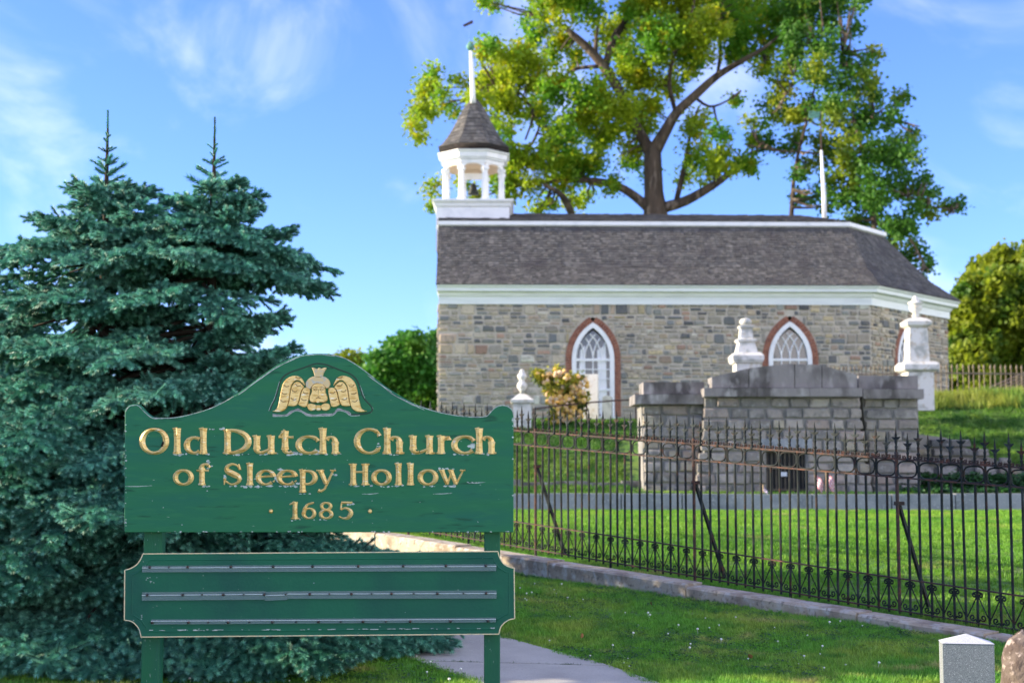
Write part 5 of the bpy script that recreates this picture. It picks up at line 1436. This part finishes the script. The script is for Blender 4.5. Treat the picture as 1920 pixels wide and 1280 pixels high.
PR = [(0, .02), (.25, .08), (.5, .15), (.72, .24), (.86, .44), (1.05, .64), (1.35, .95), (1.62, 1.20), (2.1, 1.40), (2.8, 1.85), (3.5, 2.2), (4.1, 2.45), (5, 2.55)]
def prof(h):
    for (a, ra), (b, rb) in zip(PR[:-1], PR[1:]):
        if a <= h <= b: return ra+(rb-ra)*(h-a)/(b-a)
    return PR[-1][1]
def rad1(h, az, li):
    r_ = prof(h); e, f = math.cos(az), -math.sin(az)     # e towards the right, f towards the street
    if li == 1 and e > .25:
        if 1.80 < h < 2.5: r_ *= .46
        elif 2.5 <= h < 3.0: r_ *= .50
        elif h >= 3.0 and e > .55 and not (h > 3.8 and f > .3): r_ *= .52
    if li == 0 and e > .3 and h > 1.7: r_ *= .6
    if h > 3.2 and f > .35: r_ *= 1.22 if (e > .35 or h < 3.7) else 1.42
    if li == 0 and e < -.3: r_ *= .86
    return r_
SK = []; rs0 = random.Random(17)
for px_ in range(-60, 800, 34):
    for row in range(2):
        Yt = (9.62+row*.75+rs0.uniform(-.12, .12)) if px_ < 560 else (10.2+row*.5+(px_-560)/200*.6+rs0.uniform(-.1, .1))
        if row and px_ > 700: continue
        q = at(px_+rs0.uniform(-8, 8), 900, Yt); SK.append((q.x, Yt, (.13 if row == 0 else .55)+rs0.uniform(-.04, .1) if px_ < 620 else .16+row*.2))
spruce('large blue spruce with two leading tips behind the left of the sign', [tuple(la), tuple(lb)], rad1, 41, (la.x+lb.x)/2, 13.1, skirt=SK)
c2 = at(-95, 900, 15.8)
spruce('second blue spruce cut off by the left edge behind the large one', [(c2.x, 15.8, 4.45)], lambda h, az, li: prof(h)*1.05, 43, c2.x, 15.8, .8)
spruce('added blue spruce out of view on the left verge, shading the foreground', [(-8.2, 8.0, 4.7)], lambda h, az, li: prof(h), 44, -8.2, 8.0, .6)  # unseen tree, added to cast shade over the foreground

# ------------------------------------------------------------------ broadleaf trees
def leaf_mesh(size, rr):
    w_ = size*.5; mb = MB()
    mb.add([(0,0,0), (-w_*.9, size*.35, size*.06), (-w_*.55, size*.8, 0), (0, size*1.05, -size*.05), (w_*.55, size*.8, 0), (w_*.9, size*.35, size*.06), (0, size*.5, -size*.06)],
           [(0,6,1), (1,6,2), (2,6,3), (3,6,4), (4,6,5), (5,6,0)]); return mb
def cluster_proto(k, nl, rad, size, m):
    rr = random.Random(k*7+1); mb = MB()
    for i in range(nl):
        base = leaf_mesh(size*rr.uniform(.7, 1.15), rr)
        q = Euler((rr.uniform(-1.2, 1.2), rr.uniform(-1.2, 1.2), rr.uniform(0, 6.28))).to_matrix(); c = Vector((rr.gauss(0, 1), rr.gauss(0, 1), rr.gauss(0, .8)))*rad*.5
        mb.add([q @ Vector(v)+c for v in base.v], base.f)
    return proto('leaf_spray', mb, m)
def crown(parent, blobs, Y, m, size, dens, seed, depth=2.5, nl=9, rad=.32, sub=7, lim=None, name='foliage'):
    rr = random.Random(seed); P, Ro, S, I = [], [], [], []; pr = [cluster_proto(seed*10+k, nl, rad, size, m) for k in range(4)]
    for bx, by, br_ in blobs:
        k = Y/F; c = at(bx, by, Y+rr.uniform(-depth, depth)); r_ = br_*k
        ns = max(2, int(sub*(br_/30)**2)); 
        for _ in range(ns):                           # sub-clumps
            a = rr.random()*6.283; q = math.sqrt(rr.random()); sc = c+Vector((math.cos(a)*q*r_, rr.uniform(-1, 1)*r_, math.sin(a)*q*r_)); sr = r_*rr.uniform(.16, .38)
            for _ in range(int(dens)):
                p = sc+Vector((rr.gauss(0, .6), rr.gauss(0, .6), rr.gauss(0, .5)))*sr
                P.append(p[:]); Ro.append((rr.uniform(-.6, .6), rr.uniform(-.6, .6), rr.uniform(0, 6.28))); S.append(rr.uniform(.7, 1.2)); I.append(rr.randrange(4))
    print(name, len(P)); return scatter(name, P, Ro, S, I, pr, parent, kind='stuff')
YT = 62.0; kT = YT/F
tree = thing('old_tree', 'huge spreading old tree with golden green leaves rising behind the church roof', 'tree', (at(1228, 400, YT).x, YT, 2.9))
def limb(mb, pts, n=8, dy=0):
    P = bez([(a, b) for a, b, r_ in pts], 3); rs_ = bez([(r_, 0) for a, b, r_ in pts], 3)
    k = len(P); mb.tube([at(p[0], p[1], YT+dy*i/(k-1)) for i, p in enumerate(P)], [max(.02, q[0]*kT*.86) for q in rs_], n)
LIMBS = [[(1225,285,17),(1248,245,13),(1268,212,11),(1302,180,10),(1345,142,8),(1390,115,6),(1430,92,4),(1470,60,2)],
 [(1222,290,16),(1195,240,11),(1175,200,11),(1158,165,11),(1135,130,11),(1110,98,10),(1080,70,8),(1058,52,5),(1030,35,2)],
 [(1135,125,9),(1150,75,9),(1172,40,7),(1190,-5,6),(1200,-60,4),(1215,-120,2)],
 [(1116,110,7),(1118,70,4),(1122,30,3),(1110,0,2)],
 [(1242,390,13),(1285,377,11),(1330,352,9),(1362,330,7),(1388,305,5),(1412,285,4),(1450,280,2)],
 [(1218,392,12),(1190,368,10),(1160,350,9),(1120,340,8),(1070,338,5),(1020,342,4),(985,346,2)],
 [(1110,340,5),(1060,320,3),(1000,315,2)],
 [(1072,402,8),(1062,380,8),(1048,362,6),(1020,346,4)],
 [(1266,385,6),(1278,335,6),(1288,290,5),(1296,240,3),(1310,200,2)],
 [(1200,250,5),(1180,230,5),(1140,200,4),(1090,180,3),(1050,150,2)],
 [(985,262,2),(1000,215,3),(985,190,4),(955,180,3),(930,165,2)],
 [(1060,140,3),(1085,128,4),(1120,125,5)],
 [(930,262,2),(960,268,3),(990,276,3),(1005,255,3),(1012,235,2)],
 [(1345,142,4),(1350,105,4),(1348,70,3),(1340,30,2)],
 [(1268,215,5),(1255,160,5),(1262,110,4),(1285,60,3),(1300,10,3),(1310,-50,2)],
 [(1302,182,4),(1330,200,3),(1362,190,2),(1390,170,2)],
 [(1430,100,3),(1470,70,3),(1510,60,2)]]
mb = MB(); q0 = at(1232, 400, YT)
mb.tube([(q0.x+.15, YT, 2.5), (q0.x+.05, YT, 5), tuple(at(1230, 410, YT)), tuple(at(1226, 360, YT)), tuple(at(1224, 310, YT)), tuple(at(1224, 275, YT))], [.85, .72, .56, .42, .40, .36], 12)
mb.build('trunk', M['bark'], tree, smooth=True)
for i, l_ in enumerate(LIMBS): m_ = MB(); limb(m_, l_, 7, dy=((i*37) % 7-3)*.6); m_.build('limb', M['bark'], tree, smooth=True)
B1_ = [(805,125,14),(800,160,22),(790,195,26),(776,222,16),(830,185,16),(852,206,12),(862,150,10),(785,255,6),(905,95,22),(930,140,36),(898,180,20),(960,95,28),(985,135,36),(945,205,30),(1000,205,28),(935,250,22),(962,285,22),(1008,52,26),(1035,15,32),(1095,10,36),(1060,95,32),(1100,160,30),(1040,165,30),(1090,220,36),(1040,255,30),(1000,318,34),(950,335,26),(1060,318,36),(1100,298,32),(1130,250,30),(1160,205,36),(1160,60,36),(1205,20,36),(1200,115,40),(1240,65,38),(1285,20,42),(1285,110,34),(1320,62,40),(1360,30,42),(1405,22,42),(1385,88,28),(1310,235,22),(1300,290,22),(1330,318,20),(1362,300,24),(1345,250,18),(1250,165,22),(1180,290,24),(1148,345,16),(1440,55,34),(1200,160,28),(1390,300,22),(1408,262,14),(1100,372,14),(1030,385,10),(1010,392,8),(818,355,14),(812,385,7),(925,325,16),(870,340,10),(900,360,12),(930,310,14),(960,365,9),(1075,372,12),
 (1380,180,12),(1440,120,20),(1195,225,30),(1230,205,18),(1215,330,10),(1285,330,12),(908,0,6),(925,8,5),(1000,-30,34),(1070,-45,40),(1140,-50,40),(1220,-50,44),(1290,-50,44),(1360,-50,40),(1430,-45,40),(1100,-110,45),(1200,-120,50),(1300,-120,50),(1400,-110,45),(1250,-180,50),(1480,10,30),(1500,-40,36)]
crown(tree, B1_, YT, M['leaf_y'], .165, 12, 1, depth=3.0, nl=9, rad=.42, sub=13)
def twigs(parent, blobs, limbs, Y, seed):
    rr = random.Random(seed); mb = MB(); pts = [(a, b) for l_ in limbs for a, b, r_ in bez3(l_)]
    for bx, by, br_ in blobs:
        for _ in range(3):
            tx, ty = bx+rr.uniform(-.7, .7)*br_, by+rr.uniform(-.7, .7)*br_; q = min(pts, key=lambda p: (p[0]-tx)**2+(p[1]-ty)**2)
            if (q[0]-tx)**2+(q[1]-ty)**2 > 120**2: continue
            mx_, my_ = (q[0]+tx)/2+rr.uniform(-6, 6), (q[1]+ty)/2+rr.uniform(-2, 8); dy = rr.uniform(-1.5, 1.5)
            mb.tube([at(q[0], q[1], Y), at(mx_, my_, Y+dy*.5), at(tx, ty, Y+dy)], [.06, .04, .018], 4, caps=False)
    mb.build('twigs', M['bark'], parent, kind='stuff')
def bez3(l_):
    P = bez([(a, b) for a, b, r_ in l_], 4); return [(a, b, 0) for a, b in P]
twigs(tree, B1_, LIMBS, YT, 5)
tree2 = thing('maple_tree', 'darker green slender tree behind the right end of the church beside the mast', 'tree', (at(1485, 400, 58).x, 58, 2.9))
YT = 58.0; kT = YT/F
m_ = MB(); q = at(1483, 402, 58); m_.tube([(q.x, 58, 2.6), tuple(at(1484, 400, 58)), tuple(at(1488, 340, 58)), tuple(at(1497, 285, 58)), tuple(at(1520, 200, 58)), tuple(at(1540, 100, 58))], [.22, .10, .08, .07, .05, .03], 7); m_.build('trunk', M['bark'], tree2)
m_ = MB(); q = at(1640, 420, 57); m_.tube([(q.x, 57.5, 2.6), tuple(at(1640, 430, 57.5)), tuple(at(1630, 330, 57.5)), tuple(at(1600, 220, 57.5)), tuple(at(1580, 100, 58))], [.26, .11, .09, .06, .03], 7); m_.build('trunk', M['bark'], tree2)
L2 = ([(1600,290,3),(1650,280,2.5),(1700,290,2)], [(1610,340,3),(1660,350,2.5),(1740,385,2),(1785,392,1.5)], [(1600,230,3),(1650,210,2),(1680,225,2)], [(1560,160,3),(1500,150,2),(1460,200,2)], [(1640,420,4),(1690,430,3),(1720,470,2),(1735,500,1.5)], [(1500,285,2.5),(1460,282,2),(1420,265,2)], [(1470,285,2),(1400,272,2)])
for l_ in L2:
    m_ = MB(); limb(m_, l_, 5); m_.build('limb', M['bark'], tree2)
B2_ = [(1500,30,38),(1560,20,38),(1592,66,18),(1480,110,22),(1500,75,26),(1540,90,26),(1470,160,24),(1530,140,32),(1590,115,20),(1605,160,32),(1620,118,12),(1450,205,26),(1505,208,30),(1565,210,32),(1620,225,30),(1632,180,20),(1668,215,20),(1435,262,16),(1480,270,22),(1540,285,28),(1600,290,36),(1655,285,32),(1692,262,18),(1700,300,24),(1580,350,34),(1640,350,38),(1695,350,26),(1718,245,12),(1738,392,20),(1778,392,14),(1797,384,6),(1620,405,30),(1690,415,30),(1665,450,20),(1712,470,24),(1735,505,14),(1720,520,8),(1735,340,9),(1742,365,8),(1552,385,12),(1500,372,8),(1492,330,8),(1510,312,10),(1480,60,20),(1560,-30,36),(1610,0,18),(1640,95,8),(1500,-30,30),(1415,230,12),(1530,365,14),(1690,178,10)]
twigs(tree2, B2_, list(L2)+[[(1484,400,2),(1488,340,2),(1497,285,2),(1520,200,2),(1540,100,2)], [(1640,430,2),(1630,330,2),(1600,220,2),(1580,100,2)]], 57.7, 6)
crown(tree2, B2_, 58, M['leaf_g'], .165, 11, 2, depth=2.5, nl=8, rad=.40, sub=11)
# trees at the sides
def mass_tree(label, blobs, Y, m, seed, trunk_px, size=.2, dens=16, sub=10, depth=2.0, trunk_r=.25, nl=9):
    t = thing('tree', label, 'tree', (at(trunk_px, 800, Y).x, Y, 2.5)); x_ = t.location.x
    m_ = MB(); m_.tube([(x_, Y, 1.8), (x_, Y, 3.6), (x_+.2, Y, 5.5)], [trunk_r, trunk_r*.8, trunk_r*.4], 8); m_.build('trunk', M['bark'], t)
    crown(t, blobs, Y, m, size, dens, seed, depth=depth, nl=nl, rad=.45, sub=sub); return t
mass_tree('rounded deep green tree beyond the left end of the church', [(755,680,38),(720,705,38),(785,670,34),(805,655,24),(700,730,34),(745,740,44),(790,720,44),(765,650,24),(690,745,26),(830,690,30),(680,780,40),(740,790,40),(800,780,40),(850,720,40),(725,670,20),(650,800,40)], 75, M['leaf_l'], 5, 760, size=.26, dens=22, sub=12, depth=1.5)
mass_tree('golden green tree filling the right edge behind the pale fence', [(1855,520,34),(1890,500,30),(1830,545,30),(1870,560,40),(1910,540,34),(1812,590,28),(1840,610,36),(1885,610,40),(1920,600,34),(1800,640,26),(1835,665,34),(1880,665,36),(1920,660,36),(1810,690,26),(1860,700,34),(1910,705,34),(1950,560,40),(1960,640,40),(1960,500,34),(1990,600,40),(1800,560,14),(1940,480,20),(1790,700,24),(1985,690,40),(1785,722,24),(1778,690,20),(1782,650,22),(1780,610,18),(1830,725,30),(1880,735,30),(1930,735,30)], 78, M['leaf_r'], 6, 1860, size=.28, dens=22, sub=13, depth=2.0)
mass_tree('faint sunlit treetop just above the arch of the sign', [(648,672,10),(662,668,8),(672,674,7),(640,690,14),(665,695,14)], 80, M['leaf_r'], 8, 655, size=.26, dens=9, sub=9, depth=.6)
# timber shed roof behind the pale fence
shed = thing('shed', 'brown timber shed roof slope half hidden behind the pale fence at the right edge', 'shed', (at(1910, 740, 50).x, 50, 2.9))
for i in range(6):
    a, b = at(1862-i*1.5, 742-0+i*0, 50+i*.25), at(1960, 690+i*1.5, 50+i*.25)
    MB().bar(a+Vector((0,0,.12*i-.3)), b+Vector((0,0,.12*i-.3)), .11, .05).build('board', M['wood'], shed)
# rose bush
bush = thing('rose_bush', 'golden lit bush with pink and yellow blooms left of the white headstone', 'bush', tuple(at(1055, 790, 36.3)))
BB = [(1045,712,22),(1065,735,26),(1085,722,18),(1040,745,18),(1062,765,20),(1020,712,10),(1078,775,16),(1092,745,10),(1055,780,18),(1010,700,5)]
m_ = MB(); q = at(1060, 790, 36.3)
for a, b in ((1030, 705), (1050, 700), (1075, 715), (1090, 725), (1012, 700)): m_.tube([(q.x, 36.3, 2.3), tuple(at((a+1060)/2, 745, 36.2)), tuple(at(a, b, 36.1))], [.02, .014, .006], 4)
m_.build('stems', M['twig'], bush)
crown(bush, BB, 36.3, M['leaf_b'], .085, 16, 11, depth=.15, nl=8, rad=.12, sub=11)
rp = MB().lathe([(.004,-.05),(.04,-.035),(.058,0),(.045,.04),(.02,.05)], n=7); rpo = proto('bloom_shape', rp, M['rose'])
rr = random.Random(3); P = []
for bx, by, br_ in BB:
    for _ in range(int(br_*1.3)): a = rr.random()*6.28; q_ = math.sqrt(rr.random())*br_; P.append(at(bx+q_*math.cos(a), by+q_*math.sin(a), 36.3-rr.uniform(.0, .35))[:])
scatter('blooms', P, [(rr.uniform(0, 3), rr.uniform(0, 3), 0) for _ in P], [rr.uniform(.7, 1.35) for _ in P], [0]*len(P), [rpo], bush, kind='stuff')

# ------------------------------------------------------------------ grass
def tuft_proto(k, n, rad, h, wid, m, lean=.5):
    rr = random.Random(500+k); mb = MB()
    for i in range(n):
        a = rr.random()*6.283; q = rad*math.sqrt(rr.random()); x_, y_ = q*math.cos(a), q*math.sin(a); hh = h*rr.uniform(.45, 1.1); b = rr.random()*6.283; l_ = hh*lean*rr.uniform(.2, 1.2)
        f = Vector((math.cos(b), math.sin(b), 0)); s_ = Vector((-f.y, f.x, 0))*wid*rr.uniform(.6, 1.3); p = Vector((x_, y_, -.01)); m1 = p+f*l_*.35+Vector((0, 0, hh*.6)); t = p+f*l_+Vector((0, 0, hh))
        mb.add([p-s_, p+s_, m1+s_*.8, m1-s_*.8, t], [(0,1,2,3), (3,2,4)])
    return proto('grass_tuft_%s' % m.name, mb, m)
def grass(name, pts, m, h, wid, n, rad, seed, smin=.7, smax=1.25, lean=.5):
    rr = np.random.default_rng(seed); pts = np.asarray(pts); k = len(pts)
    z = np.array([zground(a, b) for a, b in pts]); P = np.column_stack([pts, z])
    Ro = np.column_stack([rr.uniform(-.12, .12, k), rr.uniform(-.12, .12, k), rr.uniform(0, 6.28, k)])
    pr = [tuft_proto(seed*10+i, n, rad, h, wid, m, lean) for i in range(4)]
    # patchiness in height
    nz = .5+.5*np.sin(pts[:, 0]*2.1+np.sin(pts[:, 1]*1.7)*1.5)*np.sin(pts[:, 1]*2.6+pts[:, 0])
    S = rr.uniform(smin, smax, k)*(.75+.5*nz)
    print(name, k); return scatter(name, P, Ro, S, rr.integers(0, 4, k), pr, None, kind='stuff', label=None)
def sample(x0, x1, y0, y1, dens, test, seed):
    rr = np.random.default_rng(seed); n = int((x1-x0)*(y1-y0)*dens); a = np.column_stack([rr.uniform(x0, x1, n), rr.uniform(y0, y1, n)])
    return [p for p in a if test(p[0], p[1])]
def dfence(x_, y_): return (x_-F0.x)*FN.x+(y_-F0.y)*FN.y
def onwalk(x_, y_):
    if y_ < ys[0] or y_ > ys[-1]: return False
    l_, r_ = lerp_edge_c(Ll_, y_), lerp_edge_c(Rr_, y_); return l_+.02+.03*math.sin(y_*9)+random.uniform(0, .05) < x_ < r_-.02-.03*math.sin(y_*7)-random.uniform(0, .05)
Ll_ = [gp(*e) for e in Ll]; Rr_ = [gp(*e) for e in Rr]
def lerp_edge_c(E, yy):
    for a, b in zip(E[:-1], E[1:]):
        if a.y <= yy <= b.y: return a.x+(b.x-a.x)*(yy-a.y)/(b.y-a.y)
    return E[0].x if yy < E[0].y else E[-1].x
def infr(x_, y_, m_=.5): return abs(x_) < y_*.36+m_
verge = sample(-5, 5.5, 7.6, 21, 900, lambda a, b: dfence(a, b) < -.42 and infr(a, b) and not onwalk(a+random.uniform(-.03, .03), b) and (b < 13.5 or random.random() < .5), 1)
g1 = grass('verge_grass', verge, M['blade'], .052, .0020, 16, .035, 1)
strip_ = sample(-4, 5.5, 9, 22, 700, lambda a, b: -.12 < dfence(a, b) < .5 and infr(a, b), 2)
g2 = grass('fence_grass', strip_, M['blade'], .055, .0022, 14, .04, 2)
lawn_ = sample(-6, 13, 11, 29, 230, lambda a, b: dfence(a, b) >= .4 and infr(a, b, 0) and a > -2.6, 3)
g3 = grass('lawn_grass', lawn_, M['blade_in'], .055, .0042, 14, .06, 3)
bank_ = sample(-1, 16, 29.35, 44, 130, lambda a, b: infr(a, b, 0) and not (2.6 < a < 8.9 and 29.9 < b < 35) and not (8.8 < a < 14 and 30.9 < b < 31.9) and (b < 31 or b > 31.15), 4)
g4 = grass('bank_grass', bank_, M['blade_bank'], .09, .007, 16, .10, 4, lean=.6)
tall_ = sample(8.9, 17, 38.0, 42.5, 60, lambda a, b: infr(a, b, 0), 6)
g5 = grass('crest_grass', tall_, M['blade_sun_tint'], .30, .007, 12, .12, 6, lean=.4)
for g, lb in ((g1, 'short clover-flecked grass on the verge outside the kerb'), (g2, 'grass under the foot of the iron fence'), (g3, 'bright green mown lawn behind the iron fence'), (g4, 'grass on the churchyard bank'), (g5, 'long sunlit grass along the crest by the pale fence')): props(g, lb, 'grass')
# low weeds and clover
def weed_proto(k, n, rad, size, m):
    rr = random.Random(900+k); mb = MB()
    for i in range(n):
        a = rr.random()*6.283; q = rad*math.sqrt(rr.random()); c = Vector((q*math.cos(a), q*math.sin(a), rr.uniform(.3, 1)*size*1.6)); E_ = Euler((rr.uniform(-.6, .6), rr.uniform(-.6, .6), rr.uniform(0, 6.28))).to_matrix()
        lf = leaf_mesh(size*rr.uniform(.6, 1.1), rr); mb.add([E_ @ Vector(v)+c for v in lf.v], lf.f)
    return proto('weed_cluster', mb, m)
wpt = [tuple(p) for p in sample(-3, 5.5, 7.6, 20, 260, lambda a, b: dfence(a, b) < -.42 and infr(a, b) and not onwalk(a, b) and math.sin(a*2.3+1.2)*math.sin(b*1.9+a) > -.1, 7)]
P = [(a, b, zground(a, b)) for a, b in wpt]; rr = random.Random(2)
o = scatter('clover_leaves', P, [(0, 0, rr.uniform(0, 6)) for _ in P], [rr.uniform(.6, 1.2) for _ in P], [rr.randrange(2) for _ in P], [weed_proto(0, 10, .05, .016, M['blade']), weed_proto(1, 10, .05, .02, M['weed'])], None, kind='stuff', label='low clover leaves among the verge grass', cat='clover')
fl = MB().lathe([(.002,-.006),(.008,-.003),(.009,.003),(.006,.007),(.001,.008)], (0,0,.045), 7); fl.bar((0,0,0), (0,0,.05), .0014)
flp = proto('clover_head', fl, M['flower'])
fpt = sample(-3, 5.5, 7.6, 16, 5, lambda a, b: dfence(a, b) < -.42 and infr(a, b) and not onwalk(a, b) and math.sin(a*1.7+2)*math.sin(b*1.3+a*.6+.7) > -.25, 9)
P = [(a, b, zground(a, b)) for a, b in fpt]; o = scatter('clover_flowers', P, [(rr.uniform(-.3, .3), rr.uniform(-.3, .3), 0) for _ in P], [rr.uniform(.6, 1.25) for _ in P], [0]*len(P), [flp], None, kind='stuff', label='tiny white clover flowers dotted over the verge grass', cat='flowers')
# creeping plants at the foot of the boulder wall and along the vault
ipt = sample(8.2, 14, 29.4, 30.9, 200, lambda a, b: random.random() < (b-29.2)*.8, 12)
P = [(a, b, zground(a, b)+rr.uniform(0, .35)*(b > 30.4)) for a, b in ipt]
scatter('ground_cover', P, [(rr.uniform(-.4, .4), rr.uniform(-.4, .4), rr.uniform(0, 6)) for _ in P], [rr.uniform(.7, 1.4) for _ in P], [0]*len(P), [weed_proto(5, 14, .12, .07, M['weed'])], None, kind='stuff', label='dark creeping plants at the foot of the boulder wall', cat='ground cover')
# weeds in the sidewalk joint and fallen leaves
P = []
for i in range(46):
    px = random.choice([random.uniform(838, 900), random.uniform(1050, 1085), random.uniform(830, 1090)]); p = gp(px, 1245); P.append((p.x, yj+random.uniform(-.012, .012), zverge(p.x, yj)+.01))
scatter('joint_weeds', P, [(0, 0, rr.uniform(0, 6)) for _ in P], [rr.uniform(.5, 1.0) for _ in P], [0]*len(P), [tuft_proto(77, 8, .02, .03, .0015, M['weed'], 1.2)], None, kind='stuff', label='small weeds growing in the joint of the sidewalk', cat='weeds')
dl = MB(); lf = leaf_mesh(.045, random.Random(1)); M['dead'] = mat('dead_leaf', (.26,.12,.04), .8)
dead = lf.mesh('fallen_leaf', M['dead'])
for i, (px, py, wh) in enumerate([(1432, 1198, 'in the middle of the verge'), (1846, 1191, 'just behind the granite marker'), (1410, 1245, 'low on the verge near the bottom edge'), (1093, 1206, 'near the bend of the sidewalk edge'), (1222, 1143, 'on the verge under the fence kerb')]):
    p = gp(px, py, .045); o = inst('fallen_leaf', dead, None, p, (.5*i, .4, i*1.3)); props(o, 'brown fallen leaf '+wh, 'leaf', 'fallen leaves on the verge')
print('objects', len(SC.objects))
